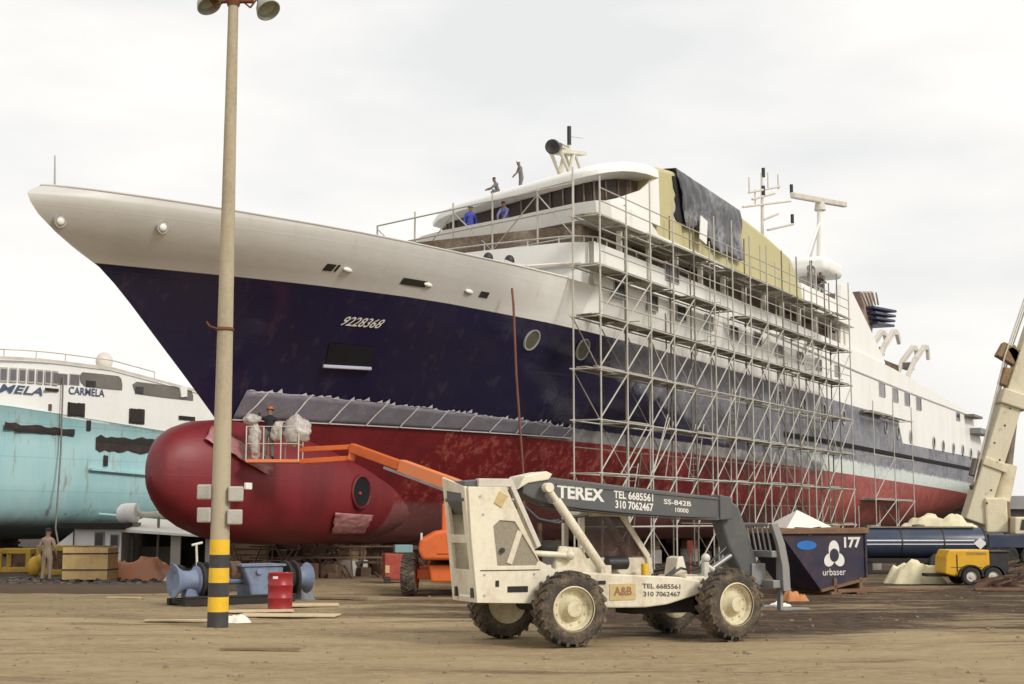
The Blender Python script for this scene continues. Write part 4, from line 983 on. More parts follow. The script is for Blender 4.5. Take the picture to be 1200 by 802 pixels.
wheel(th, 'wheel', (-.30, 1.02, .63), .635, .40, M['creamwheel'], mudtyre, R(-3), hubside=1)
wheel(th, 'wheel', (3.18, 1.02, .63), .635, .40, M['creamwheel'], mudtyre, R(6), hubside=1)
# frame
f = MB()
f.prism([(-.2, .66), (.5, .60), (1.7, .58), (2.15, .62), (2.8, .78), (2.86, 1.02), (2.4, 1.1), (.9, 1.18), (.45, 1.22), (-.2, 1.2)], -.60, -.46)
f.prism([(-.2, .66), (1.7, .58), (2.8, .78), (2.86, 1.02), (.9, 1.18), (-.2, 1.2)], .46, .60)
f.bb(-.3, 2.7, -.46, .46, .72, .80); f.bb(2.55, 3.5, -.42, .42, .78, 1.0); f.bb(2.6, 3.35, -.5, .5, 1.0, 1.1)
frame_ = f.build('chassis', M['cream'], th, bevel=.025)
ax = MB()
for x in (-.02, 3.18): ax.tube((x, -.85, .63), (x, .85, .63), .12, n=12); ax.ball((x, 0, .63), (.26, .3, .26))
ax.tube((0, 0, .6), (3.1, 0, .6), .06, n=8); ax.bb(1.6, 2.9, -.3, .3, .45, .7); ax.build('axle', M['dark'], th, smooth=True)
lb = lambda x0, x1, z0, z1, y, tilt=0: (lambda u, v: (x0+(x1-x0)*u, y, z0+(z1-z0)*v+tilt*u))
lettering('phone_lettering', 'TEL 6685561', lb(1.64, 2.42, .915, 1.0, -.607, -.03), M['darklet'], frame_, .02)
lettering('phone_lettering', '310 7062467', lb(1.66, 2.42, .775, .86, -.607, -.02), M['darklet'], frame_, .02)
stk = MB(); stk.bb(.98, 1.5, -.612, -.60, .72, 1.0); stk = stk.build('sticker', M['sticker'], frame_)
lettering('sticker_letters', 'A&B', lb(1.06, 1.42, .80, .95, -.618), paint('sticker_brown', (.30, .16, .08), .6), stk, .03)
# rear tower: two cut-out side plates and a windowed rear frame
t = MB()
def plate(mb, outer, holes, y0, y1):
    # plate with rectangular-ish holes, filled through bmesh
    bm = bmesh.new(); loops = []
    for lp in [outer]+holes:
        vs = [bm.verts.new((u, y0, v)) for u, v in lp]
        loops += [bm.edges.new((vs[i], vs[(i+1) % len(vs)])) for i in range(len(vs))]
    bmesh.ops.triangle_fill(bm, use_beauty=True, edges=loops)
    r = bmesh.ops.extrude_face_region(bm, geom=bm.faces[:])
    bmesh.ops.translate(bm, vec=(0, y1-y0, 0), verts=[g for g in r['geom'] if isinstance(g, bmesh.types.BMVert)])
    bm.verts.index_update(); mb.add([v.co[:] for v in bm.verts], [[v.index for v in fc.verts] for fc in bm.faces]); bm.free()
OUT = [(-1.55, .74), (-1.66, 1.8), (-1.72, 2.66), (-1.02, 2.66), (-.40, 1.42), (-.05, 1.24), (-.05, 1.02), (-.22, .86), (-.30, .70)]
HOLE = [(-1.18, 1.34), (-1.26, 2.0), (-1.14, 2.1), (-.86, 2.08), (-.42, 1.42), (-.46, 1.34)]
plate(t, OUT, [HOLE], -.66, -.60); plate(t, OUT, [HOLE], .34, .40)
tower = t.build('rear_tower', M['cream'], th, bevel=.008)
t = MB()
plate2 = MB()
bm_ = MB(); plate(bm_, [(-.60, .74), (.34, .74), (.34, 2.84), (-.60, 2.66)], [[(-.48, 1.28), (.2, 1.28), (.2, 1.72), (-.48, 1.72)], [(-.42, 1.86), (.16, 1.86), (.2, 2.6), (-.44, 2.55)]], 0, .06)
plate2.add([(-1.56+y-.11*(z-.74), x, z) for x, y, z in bm_.v], bm_.f)
rearf = plate2.build('rear_panel', M['cream'], tower, bevel=.008)
t = MB(); t.prism([(-1.75, 2.42), (-1.755, 2.76), (-1.3, 2.80), (-1.1, 2.5), (-1.2, 2.2), (-1.6, 2.2)], -.56, .30); t.build('counterweight_plate', M['boomgrey'], tower, bevel=.02)
t = MB(); t.prism(HOLE, -.635, -.628); t.build('mesh_screen', M['grille'], tower)
t = MB(); t.bar((-.96, -.63, 1.38), (-.76, -.63, 1.92), .05, .10); t.build('screen_bar', M['cream'], tower)
t = MB(); t.bb(-1.40, -.2, -.60, .34, .78, 1.25); t.build('engine_cover', M['cream'], tower, bevel=.04)
t = MB(); t.bb(-1.5, -.4, -.667, -.660, 1.26, 1.275); t.build('panel_seam', M['dark'], tower)
t = MB(); t.tube((-1.1, -.665, 1.6), (-1.1, -.69, 1.6), .045, n=14); t.build('filler_cap', M['black'], tower)
t = MB(); t.box((-1.13, -.67, 2.45), (.16, .02, .22), ry=.5); t.build('warning_sign', M['sticker'], tower)
for k, (z0, z1, tx) in enumerate(((1.06, 1.18, 'SS-842B'), (.84, .94, '7062467'))):
    y0, y1 = .02, -.44
    lettering('rear_lettering', tx, (lambda z0, z1: lambda u, v: (-1.567, y0+(y1-y0)*u, z0+(z1-z0)*v))(z0, z1), M['darklet'], tower, .02)
for y in (-.58, .1): MB().bb(-1.62, -1.555, y, y+.06, .82, .98).build('tail_lamp', M['black'], tower)
q = MB(); q.bb(-1.573, -1.562, -.46, .04, 1.04, 1.2); q.bb(-1.573, -1.562, -.46, .04, .82, .96); q.build('plate', M['white'], tower)
# top rail, compensating cylinder and hoses
t = MB(); t.bb(-1.52, -.9, -.64, -.5, 2.66, 2.80); t.bar((-.92, -.57, 2.75), (-.38, -.57, 1.65), .11, .09); t.build('tower_brace', M['davit'], th, bevel=.015)
t = MB(); t.tube((-.70, -.5, 2.3), (-.42, -.5, 1.62), .075, n=12); t.tube((-.9, -.5, 2.72), (-.70, -.5, 2.3), .04, n=10); t.build('compensating_cylinder', M['cream'], th, smooth=True)
t = MB(); t.path([(-.55, -.35, 2.35), (-.3, -.42, 2.12), (.05, -.45, 2.05), (.4, -.42, 2.16), (.7, -.36, 2.2)], .03, 8); t.path([(-.5, -.32, 2.3), (-.2, -.38, 2.08), (.15, -.42, 2.1)], .025, 8); t.build('hydraulic_hoses', M['black'], th, smooth=True)
# boom
dz = -.075
b = MB()
def bz(x): return 2.80+dz*x
b.prism([(-.35, bz(-.35)-.36), (-.55, bz(-.5)-.28), (-.50, bz(-.5)+.02), (-.1, bz(-.1)+.05), (3.48, bz(3.48)-.02), (3.50, bz(3.5)-.42), (.2, bz(.2)-.50)], -.30, .26)
boom = b.build('boom', M['boomgrey'], th, bevel=.03)
b = MB(); b.prism([(-.66, 2.62), (-.52, 2.86), (-.1, 2.95), (.02, 2.90), (-.06, 2.8), (-.45, 2.74)], -.34, .30); b.build('boom_pivot', M['cream'], boom, bevel=.02)
b = MB(); b.bar((.1, -.31, bz(.1)-.44), (3.45, -.31, bz(3.45)-.41), .03, .05); b.bar((.1, -.31, bz(.1)-.06), (3.45, -.31, bz(3.45)-.05), .02, .03); b.build('boom_flange', M['boomgrey'], boom)
b = MB(); b.prism([(3.46, bz(3.46)+.03), (3.72, bz(3.7)+.0), (3.74, bz(3.7)-.40), (3.46, bz(3.46)-.44)], -.34, .30); b.build('boom_collar', M['boomgrey'], boom, bevel=.02)
def bl(x0, x1, v0, v1, y=-.306): return lambda u, v: (x0+(x1-x0)*u, y, bz(x0+(x1-x0)*u)+v0+(v1-v0)*v)
lettering('maker_lettering', 'TEREX', bl(.12, 1.06, -.30, -.06), M['whitelet'], boom, .04)
lettering('phone_lettering', 'TEL 6685561', bl(1.25, 2.06, -.215, -.07), M['whitelet'], boom, .03)
lettering('phone_lettering', '310 7062467', bl(1.28, 2.06, -.39, -.245), M['whitelet'], boom, .03)
lettering('model_lettering', 'SS-842B', bl(2.28, 2.86, -.235, -.145), M['whitelet'], boom, .02)
lettering('model_lettering', '10000', bl(2.52, 2.80, -.36, -.28), M['whitelet'], boom, .02)
# gooseneck and carriage with forks
gk = MB(); gk.prism([(3.6, 2.46), (3.80, 2.47), (3.98, 2.36), (4.14, 1.95), (4.40, 1.25), (4.36, 1.08), (4.18, 1.04), (3.98, 1.15), (3.72, 1.62), (3.58, 2.05)], -.20, .16)
gk.build('gooseneck', M['boomgrey'], th, bevel=.06, seg=3)
cg = MB()
for y in (-.62, .58): 
    cg.prism([(4.60, .80), (4.58, 1.25), (4.50, 1.65), (4.36, 2.04), (4.50, 2.06), (4.66, 1.66), (4.74, 1.25), (4.76, .80)], y-.05, y+.05)
cg.bb(4.42, 4.60, -.6, .56, .86, 1.0); cg.bb(4.40, 4.54, -.6, .56, 1.42, 1.54); cg.bb(4.2, 4.5, -.25, .2, .9, 1.3)
for i in range(7): cg.tube((4.46, -.5+.16*i, 1.5), (4.36, -.5+.16*i, 2.0), .022, n=6)
cg.bar((4.36, -.6, 2.02), (4.36, .56, 2.02), .06, .06)
carr = cg.build('fork_carriage', M['mirror'], th, bevel=.012)
for y in (-.5, .46):
    k = MB(); k.bb(4.60, 4.66, y-.06, y+.06, .45, 1.4); k.prism([(4.66, .44), (4.66, .50), (5.25, .48), (5.25, .46)], y-.06, y+.06); k.build('fork', M['mirror'], carr, bevel=.006)
k = MB(); k.tube((3.1, -.12, 1.05), (3.9, -.12, 1.5), .05, n=10); k.build('tilt_cylinder', M['mirror'], th, smooth=True)
# driver's seat, wheel and levers seen through the cab, hoses and fittings along the machine
k = MB(); k.bb(1.2, 1.65, .45, .85, 1.15, 1.38); k.bb(1.12, 1.24, .45, .85, 1.3, 1.95); k.build('seat', M['blackcloth'], th, bevel=.04)
k = MB(); k.tube((1.95, .6, 1.2), (1.85, .6, 1.62), .03, n=8); k.lathe((1.84, .6, 1.64), (-.3, 0, 1), [(.16, 0), (.19, .015), (.16, .03), (.14, .015), (.16, 0)], 18); k.build('steering_wheel', M['black'], th, smooth=True)
for zz, yy in ((-.36, -.315), (-.40, -.32)):
    k = MB(); k.path([(-.2, yy, bz(-.2)+zz-.06), (.6, yy-.01, bz(.6)+zz-.09), (1.6, yy-.01, bz(1.6)+zz-.10), (2.6, yy-.01, bz(2.6)+zz-.08), (3.4, yy, bz(3.4)+zz-.04)], .014, 6); k.build('boom_hose', M['black'], th, smooth=True)
k = MB()
for x, z in ((-1.42, 1.2), (-1.42, .86), (-.5, .86), (-.5, 1.2), (-1.45, 2.2), (-1.5, 2.5), (-.9, 2.45)): k.tube((x, -.66, z), (x, -.675, z), .02, n=8)
k.build('bolt_heads', M['framegrey'], tower)
k = MB(); k.bb(-1.0, -.62, -.668, -.66, .90, 1.0); k.bb(-1.22, -1.16, -.675, -.66, 1.0, 1.1); k.build('latch', M['dark'], tower)
k = MB(); k.path([(2.2, -.52, 1.1), (2.5, -.5, 1.25), (2.8, -.35, 1.2), (3.2, -.2, 1.25), (3.7, -.15, 1.6)], .022, 7); k.path([(2.3, -.3, 1.1), (2.7, -.25, 1.35), (3.3, -.1, 1.2)], .018, 7); k.build('front_hoses', M['black'], th, smooth=True)
k = MB(); k.bb(.35, .9, -.62, -.60, 1.0, 1.06); k.build('step_edge', M['dark'], frame_)
k = MB(); k.tube((-.12, -.1, .95), (-.12, -.1, 2.05), .045, n=10); k.build('exhaust_pipe', M['rust'], th, smooth=True)
# lift cylinder
k = MB(); k.tube((.95, -.47, 1.22), (.02, -.47, 2.44), .082, n=18); k.tube((.02, -.47, 2.44), (-.13, -.47, 2.64), .055, n=14); k.tube((-.14, -.55, 2.66), (-.14, -.38, 2.66), .085, n=14); k.box((.96, -.47, 1.22), (.2, .14, .2)); k.build('lift_cylinder', M['cream'], th, smooth=True, bevel=.008)
k = MB(); k.tube((-.55, -.52, 1.55), (.25, -.52, 1.50), .05, n=12); k.ball((.25, -.53, 1.50), .085); k.prism([(-.05, 1.2), (.1, 1.66), (.55, 1.62), (.72, 1.2)], -.44, -.36); k.build('steering_link', M['cream'], th, smooth=True)
k = MB(); k.tube((-.2, .1, 1.2), (-.2, .1, 1.75), .14, n=14); k.ball((0, -.2, 1.62), (.26, .2, .14)); k.build('exhaust_box', M['dark'], th, smooth=True)
k = MB(); k.tube((-.1, -.42, 1.0), (-.1, -.42, 1.34), .04, n=8); k.tube((.0, -.5, 1.0), (.02, -.5, 1.38), .05, n=8); k.bb(-.24, .3, -.58, .3, 1.18, 1.26); k.build('pipework', M['cream'], th, smooth=True)
# cab on the far side of the boom
cb = MB()
P_ = [(.92, 1.12), (.92, 2.22), (1.72, 2.22), (2.30, 1.42), (2.34, 1.12)]
for y in (.32, .96):
    for a, b_ in zip(P_, P_[1:]+P_[:1]): cb.bar((a[0], y, a[1]), (b_[0], y, b_[1]), .10, .10)
for a in P_: cb.bar((a[0], .32, a[1]), (a[0], .96, a[1]), .06, .06)
cb.bb(.9, 1.75, .28, 1.0, 2.24, 2.3)
cab = cb.build('cab_frame', M['cream'], th, bevel=.012)
k = MB(); k.prism([(.97, 1.44), (.97, 2.18), (1.69, 2.18), (2.22, 1.44)], .318, .326); k.build('cab_glass', M['cabglass'], cab)
k = MB(); k.prism([(.94, 1.12), (.94, 1.42), (2.28, 1.42), (2.32, 1.12)], .33, .40); k.build('cab_door', M['cream'], cab, bevel=.01)
k = MB(); k.tube((1.32, .1, 1.34), (1.72, .1, 1.34), .12, n=16); k.build('air_filter', M['black'], th, smooth=True)
k = MB(); k.tube((2.05, .0, 1.08), (2.05, .0, 1.32), .07, n=12); k.build('work_lamp', M['yellow'], th, smooth=True)
k = MB(); k.prism([(2.5, 1.1), (2.56, 1.42), (2.68, 1.46), (2.78, 1.1)], -.3, .1); k.build('front_valve_cover', M['cream'], th, bevel=.02)
k = MB(); k.bb(3.0, 3.1, -.5, -.4, 1.1, 1.35); k.ball((3.06, -.45, 1.42), .085); k.tube((3.06, -.45, 1.3), (3.2, -.5, 1.2), .04, n=8); k.build('front_headlight', M['davit'], th, smooth=True)
k = MB(); k.bar((3.3, .45, 1.05), (3.3, .45, 1.6), .03, .03); k.box((3.3, .45, 1.62), (.04, .16, .2)); k.build('mirror', M['ladyred'], th, bevel=.01)
# ------------------------------------------------------------------ concrete light pole with banded foot
pb = gnd(255, 735)
pole = empty('light_pole', pb, 0, 'tall tapered concrete pole with yellow and black bands at its foot and lamps on top', 'light pole')
PR = lambda z: .205-.0078*z
k = MB(); k.lathe((0, 0, 1.72), (0, 0, 1), [(PR(z), z-1.72) for z in (1.72, 3, 5, 6.4, 6.42, 6.46, 8, 9.9, 9.92, 9.96, 12.5, 13.1)]+[(0, 11.4)], 20); k.build('pole_shaft', M['concrete'], pole, smooth=True)
for i, (z0, z1) in enumerate(((0, .30), (.30, .59), (.59, .87), (.87, 1.16), (1.16, 1.42), (1.42, 1.72))):
    k = MB(); k.lathe((0, 0, z0), (0, 0, 1), [(PR(z0)+.004, 0), (PR(z1)+.004, z1-z0)], 24); o = k.build('painted_band', M['bandblack' if i % 2 == 0 else 'yellow'], pole, smooth=True)
def pz(y): return at(255, y, pb.y).z
for y, sgn in ((578, 1), (605, 1)):
    z = pz(y)
    for sx in (-1, 1):
        k = MB(); k.box((sx*.30-.01*sx*(y > 590), -.05*sx, z-.02*sx), (.30, .30, .30), rz=.25*sx); k.build('concrete_block', M['concretegrey'], pole, bevel=.03)
    k = MB(); k.bb(-.36, .36, -.03, .03, z-.03, z+.03); k.build('through_bar', M['brownbracket'], pole)
z = pz(386); k = MB(); k.lathe((0, 0, z-.04), (0, 0, 1), [(PR(z)+.01, 0), (PR(z)+.03, .02), (PR(z)+.01, .07)], 20); k.path([(-.15, -.15, z), (-.3, -.1, z+.05), (-.36, -.1, z+.14)], .02, 6); k.build('wire_tie', M['brownbracket'], pole, smooth=True)
z = pz(2)
k = MB(); k.bb(-.42, .42, -.06, .06, z-.02, z+.12); k.lathe((0, 0, z-.1), (0, 0, 1), [(PR(z)+.02, 0), (PR(z)+.05, .1), (PR(z)+.05, .25)], 16)
for sx in (-1, 1): k.path([(sx*.2, 0, z), (sx*.36, -.02, z-.14), (sx*.5, -.04, z+.05)], .02, 6)
k.build('lamp_bracket', M['brownbracket'], pole, smooth=True)
for sx, yy in ((-1, 3), (1, 10)):
    c = at(255+18+(-29 if sx < 0 else 40), yy, pb.y)-pb
    k = MB(); d_ = (sx*.45*(-1 if sx < 0 else 1)*(1 if sx > 0 else 1), -.35, -.75) if sx > 0 else (.40, -.3, -.8)
    k.lathe((c.x-d_[0]*.28, 0, c.z+.2), d_, [(0, -.12), (.09, -.12), (.10, .0), (.14, .1), (.22, .24), (.26, .38), (.235, .38), (.2, .25), (0, .12)], 24); k.build('floodlight', M['lamp'], pole, smooth=True)
tw = gnd(283, 729)

# ------------------------------------------------------------------ oil drum
db = gnd(328, 715.5)
k = MB(); prof = [(0, 0), (.285, 0), (.30, .015), (.287, .04)]
for z in (.29, .59): prof += [(.287, z-.03), (.302, z-.012), (.302, z+.012), (.287, z+.03)]
prof += [(.287, .84), (.30, .865), (.285, .88), (.27, .87), (0, .865)]
k.lathe((0, 0, 0), (0, 0, 1), prof, 32); drum = empty('oil_drum', db, 0, 'dark red steel oil drum standing in front of the pale blue winch', 'drum')
k.build('drum_body', M['drum'], drum, smooth=True); k = MB(); k.tube((.15, 0, .86), (.15, 0, .89), .035, n=10); k.build('bung', M['mirror'], drum); k = MB(); k.lathe((0, 0, .70), (0, 0, 1), [(.291, 0), (.291, .06)], 32); 
k = MB(); k.grid([[(.292*math.sin(a), -.292*math.cos(a), z) for a in (-.5, -.35, -.2, -.05)] for z in (.74, .80)]); k.build('paper_label', M['whitelet'], drum)

# ------------------------------------------------------------------ ship winch lying on its skid
wl_ = gnd(216, 711); wr_ = gnd(345, 706); wdir = (wr_-wl_)
wn = empty('winch', wl_, math.atan2(wdir.y, wdir.x), 'pale blue ship winch with flared drum ends on a dark skid behind the striped pole', 'winch')
WL = wdir.length
k = MB(); k.bb(0, WL, -.05, .12, 0, .20); k.bb(0, WL, .9, 1.07, 0, .16)
for x in (0.1, WL*.5, WL-.1): k.bb(x-.06, x+.06, .12, .9, .03, .15)
k.bb(0, WL, -.07, .14, .18, .23); k.build('skid', M['dark'], wn, bevel=.01)
def bell(x, d, sc=1.0): 
    m = MB(); m.lathe((x, .45, .84), (d, 0, 0), [(0, .08), (.2, .08), (.26, .02), (.47*sc, 0), (.49*sc, .03), (.40*sc, .10), (.30*sc, .24), (.28*sc, .42), (.32*sc, .56), (.42*sc, .60), (.42*sc, .66), (0, .66)], 32); return m
bell(-.12, 1, .86).build('warping_drum', M['windlass'], wn, smooth=True)
bell(WL+.62, -1, .82).build('warping_drum', M['windlass'], wn, smooth=True)
k = MB(); k.tube((.5, .45, .84), (WL, .45, .84), .12, n=16); k.build('shaft', M['windlass'], wn, smooth=True)
for x in (.62, WL+.0): 
    k = MB(); k.lathe((x-.1, .45, .84), (1, 0, 0), [(0, 0), (.46, 0), (.46, .07), (.34, .1), (.34, .2), (.46, .23), (.46, .3), (0, .3)], 28); k.build('chain_wheel', M['dark'], wn, smooth=True)
k = MB(); gx = WL*.70; k.prism([(gx-.28, .46), (gx-.36, .9), (gx-.56, 1.46), (gx+.62, 1.42), (gx+.6, .95), (gx+.34, .46)], .05, .9); k.build('gear_case', M['windlass'], wn, bevel=.07, seg=3)
k = MB(); k.bb(gx-.6, gx+.66, .0, .95, 1.41, 1.48); k.tube((gx+.3, -.02, 1.1), (gx+.3, .06, 1.1), .14, n=16); k.tube((gx-.1, -.02, 1.25), (gx-.1, .06, 1.25), .09, n=14); k.build('gear_case_cover', M['windlass'], wn, bevel=.01)
k = MB(); k.tube((gx-.45, .5, 1.05), (gx-.75, .5, 1.05), .26, n=18); k.build('brake_motor', M['rust'], wn, smooth=True)
for x in (.35, WL-.2): k = MB(); k.prism([(x-.2, .44), (x-.08, .9), (x+.08, .9), (x+.2, .44)], .3, .6); k.build('pedestal', M['windlass'], wn, bevel=.02)
k = MB(); k.tube((.55, .5, 1.0), (.50, .5, 1.75), .03, n=8); k.tube((.38, .5, 1.72), (.66, .5, 1.78), .03, n=8); k.build('brake_handle', M['davit'], wn, smooth=True)

for ch in wn.children:                          # everything above the skid sits low on it
    if ch.name.split('.')[0] != 'skid': ch.location.z = -.24
    if ch.name.startswith('gear_case'): ch.scale.z = .83
# ------------------------------------------------------------------ plywood crate, bins, hut, canopy at the left
cl_ = gnd(72, 683); cr2 = gnd(125, 682)
ct = empty('crate', (cl_+cr2)/2, -.05, 'large pale plywood crate on the dark gravel beside the standing man', 'crate')
cw = 1.58
k = MB(); k.bb(-cw/2, cw/2, 0, 1.1, .08, 1.17); k.build('crate_panel', M['wood'], ct, bevel=.008)
for z in (.42, .97): k = MB(); k.bb(-cw/2-.02, cw/2+.02, -.03, 1.12, z-.02, z+.015); k.build('steel_strap', M['dark'], ct)
for x in (-cw/2+.1, 0, cw/2-.1): k = MB(); k.bb(x-.06, x+.06, 0, 1.1, 0, .08); k.build('crate_foot', M['timber'], ct)
k = MB()
for i in range(9): k.box((-.6+.15*i+random.uniform(-.05, .05), .4+random.uniform(-.2, .3), 1.2), (.35, .06, .06), rz=random.uniform(-1, 1))
tag(k.build('scrap_wood', M['timber'], None), 'few dark scrap sticks lying on top of the plywood crate', 'scrap'); bpy.data.objects['scrap_wood'].location = ct.location
def bin_frame(name, label, p, wdt, h_, dpt=1.2):
    r = empty(name, p, random.uniform(-.05, .05), label, 'container', 'yellow steel frames by the turquoise ship')
    m = MB()
    for x in (-wdt/2, wdt/2):
        for y in (0, dpt): m.bb(x-.1, x+.1, y-.1, y+.1, 0, h_)
    for z in (.1, h_-.1):
        for y in (0, dpt): m.bb(-wdt/2+.1, wdt/2-.1, y-.09, y+.09, z-.1, z+.1)
        for x in (-wdt/2, wdt/2): m.bb(x-.09, x+.09, .1, dpt-.1, z-.1, z+.1)
    m.build('steel_frame', M['dirtyyellow'], r, bevel=.02)
    m = MB(); m.bb(-wdt/2+.1, wdt/2-.1, dpt-.05, dpt, .2, h_-.2); m.bb(-wdt/2+.1, wdt/2-.1, .15, dpt-.1, .12, .2); m.build('inner_panel', M['rust'], r)
    return r
bin_frame('container_frame', 'yellow steel frame with dark inside, leftmost of the two by the turquoise ship', gnd(16, 671), 1.15, .95)
bin_frame('container_frame', 'yellow steel frame half hidden behind the standing man and the crate', gnd(68, 674), 1.5, 1.12)
k = MB(); p = gnd(40, 676); k.ball((0, 0, .38), (.26, .25, .38)); k.ball((.2, .1, .55), (.22, .22, .3)); o = k.build('yellow_sack', M['dirtyyellow'], None, smooth='all'); o.location = p; tag(o, 'bulging yellow sack standing at the left hand side of the man', 'sack')
# workshop hut
hp = gnd(108, 666.5); hut = empty('hut', hp, -.04, 'small cream hut with a dark flat roof in front of the turquoise ship', 'hut')
k = MB(); k.bb(-.85, 1.25, 0, 3, 0, 1.72); k.build('wall', M['white'], hut)
k = MB(); k.bb(-1.4, 1.45, -.5, 3.3, 1.724, 2.0); k.build('roof', M['dark'], hut, bevel=.03)
k = MB(); k.bb(.05, .5, -.06, .01, .85, 1.6); wf = k.build('window', M['framegrey'], hut, bevel=.01); k = MB(); k.bb(.1, .45, -.08, -.06, .9, 1.55); k.build('pane', M['glass'], wf)
k = MB(); k.bb(.75, 1.15, -.06, .01, .95, 1.5); wf = k.build('window', M['framegrey'], hut, bevel=.01); k = MB(); k.bb(.8, 1.1, -.08, -.06, 1.0, 1.45); k.build('pane', M['glass'], wf)
k = MB(); k.add([(-2.0, -.1, .7), (-.87, -.1, 1.6), (-.87, -.1, .2), (-2.0, -.1, .2)], [(0, 1, 2, 3)]); k.build('leaning_panel', M['white'], hut, solid=.04)
# canopy shelter
cp = gnd(172, 666); sh = empty('shelter', cp, -.03, 'open dark shelter with a sloping white sheet roof under the red bulb', 'shelter')
k = MB(); k.add([(-1.1, -.7, 1.72), (3.0, -.7, 1.42), (3.0, 3, 1.9), (-1.1, 3, 2.2)], [(0, 1, 2, 3)]); k.add([(-1.1, -.7, 1.72), (3.0, -.7, 1.42), (3.0, -.72, 1.34), (-1.1, -.72, 1.60)], [(0, 1, 2, 3)]); k.build('roof_sheet', M['canopy'], sh, solid=.03)
k = MB(); k.bb(-1.1, 3.0, 2.6, 2.7, 0, 1.8); k.build('back_wall', M['dark'], sh)
for x in (1.2, 2.75):
    k = MB(); k.bb(x-.22, x+.22, .2, .35, 0, 1.5); k.build('post', M['davit'] if x < 3 else M['steeldark'], sh)
k = MB(); k.bb(-.9, .9, 2.0, 2.4, .1, .9); k.build('work_bench', M['steeldark'], sh)
# white tank with pipe on the roof line
tk = at(156, 602, hp.y+1.0); t_ = empty('tank', tk, 0, 'white rounded tank with a pale pipe lying on the roofs under the turquoise ship', 'tank')
k = MB(); k.lathe((-.2, 0, 0), (1, 0, .02), [(0, -.55), (.26, -.5), (.42, -.32), (.46, -.1), (.46, .35), (.38, .4), (0, .42)], 24); k.build('tank_shell', M['white'], t_, smooth=True)
k = MB(); k.path([(.2, 0, 0), (.6, 0, -.06), (1.0, 0, -.02), (1.7, 0, -.12), (2.3, -.1, -.3)], .13, 10); k.tube((.9, 0, 0), (1.9, .2, .06), .09, n=8); k.build('pipe', M['davit'], t_, smooth=True)
k = MB(); k.bb(-.5, .3, -.25, .25, -.6, -.4); k.bb(-.08, .08, -.08, .08, -tk.z, -.6); k.bb(1.1, 1.2, -.06, .06, -tk.z, -.1); k.build('cradle', M['steeldark'], t_)

def cloth_heap(name, label, cat, p, rx, ry, h_, mat, seed, group=None):
    rows = []; n = 56; m_ = 22
    for j in range(m_+1):
        t = j/m_; r = []
        for i in range(n+1):
            a = 2*PI*i/n; c = Vector((math.cos(a), math.sin(a), 0))
            k = (1-t)*(1+.35*noise.noise(c*1.6+Vector((seed, 0, 0)))+.08*noise.noise(c*6+Vector((seed, 4, 0))))
            q = Vector((c.x*k*rx, c.y*k*ry, 0)); f = min(1, (1-(1-t)**2)*1.7)
            w = Vector((q.x/h_, q.y/h_, 0))
            z = h_*f*(.62+.55*noise.noise(w*.9+Vector((seed, seed, 0)))+.30*abs(noise.noise(w*2.2+Vector((0, seed, 3))))+.13*abs(noise.noise(w*5+Vector((seed, 0, 7)))))
            r.append((q.x, q.y, max(.005, z)))
        rows.append(r)
    o = MB().grid(rows).build(name, mat, None, smooth='all'); o.location = p
    return tag(o, label, cat, group)
cloth_heap('tarp_heap', 'faded orange tarpaulin heap on the gravel right of the crate, larger one', 'tarpaulin', gnd(165, 680), 1.5, .8, .82, M['cloth_orange'], 3)
cloth_heap('tarp_heap', 'small orange pink cloth heap against the right edge of the crate', 'tarpaulin', gnd(134, 680), .65, .6, .62, M['cloth_orange'], 8)
cloth_heap('tarp_heap', 'blue grey sheeting heap between the orange tarpaulin and the winch', 'tarpaulin', gnd(192, 677), .9, .6, .62, M['cloth_blue'], 13)
cloth_heap('tarp_heap', 'pale crumpled sheet heap just left of the flared winch drum', 'tarpaulin', gnd(207, 684), .5, .4, .42, M['woodpale'], 17)
# rails and ballast at the left
rt = empty('rail_track', (0, 0, 0), 0, 'pair of worn steel rails in front of the dark gravel on the left', 'rails')
for y in (41.9, 43.4):
    k = MB(); k.bb(-48, -8.2, y-.035, y+.035, .03, .20); k.bb(-48, -8.2, y-.08, y+.08, .0, .035); k.build('rail', M['rail'], rt)
k = MB()
for i in range(900):
    x = random.uniform(-24, -7.8); y = random.uniform(43.6, 52); s = random.uniform(.06, .22); k.box((x, y, s*.25), (s, s*.8, s*.6), rz=random.uniform(0, 3), rx=random.uniform(-.5, .5))
tag(k.build('gravel', paint('dark_ballast', (.07, .06, .055), .9, (.2, .16, .12), .7, .8), None), 'loose dark ballast stones and scraps between the rails and the crate', 'gravel', kind='stuff')

# ------------------------------------------------------------------ skip, canopy, props at the right
A = Vector((8.75, 40.9, 0)); B = Vector((10.32, 41.9, 0)); dirv = (B-A).normalized()
sk = empty('skip', A, math.atan2(dirv.y, dirv.x), 'dented navy waste skip with white ring emblem and number 177', 'skip')
SL = (B-A).length; wdt = 1.7; TL = -1.6
k = MB(); top = 1.86; prof = [(TL, top), (SL, top), (SL, .44), (0.02, .14)]
k.prism(prof, 0, .05); k.prism(prof, wdt-.05, wdt)
k.add([(TL, .05, top), (TL, wdt-.05, top), (.02, wdt-.05, .14), (.02, .05, .14)], [(0, 1, 2, 3)]); k.bb(SL-.05, SL, .05, wdt-.05, .44, top); k.add([(0.02, .05, .16), (SL, .05, .46), (SL, wdt-.05, .46), (0.02, wdt-.05, .16)], [(0, 1, 2, 3)])
k.build('skip_body', M['navy'], sk)
k = MB(); k.bb(TL-.1, SL+.06, -.10, .0, top-.14, top+.02); k.bb(TL-.1, SL+.06, wdt, wdt+.08, top-.12, top+.0); k.bb(TL-.14, TL, -.1, wdt+.08, top-.12, top+.02); k.build('rim', M['skiprust'], sk, bevel=.015)
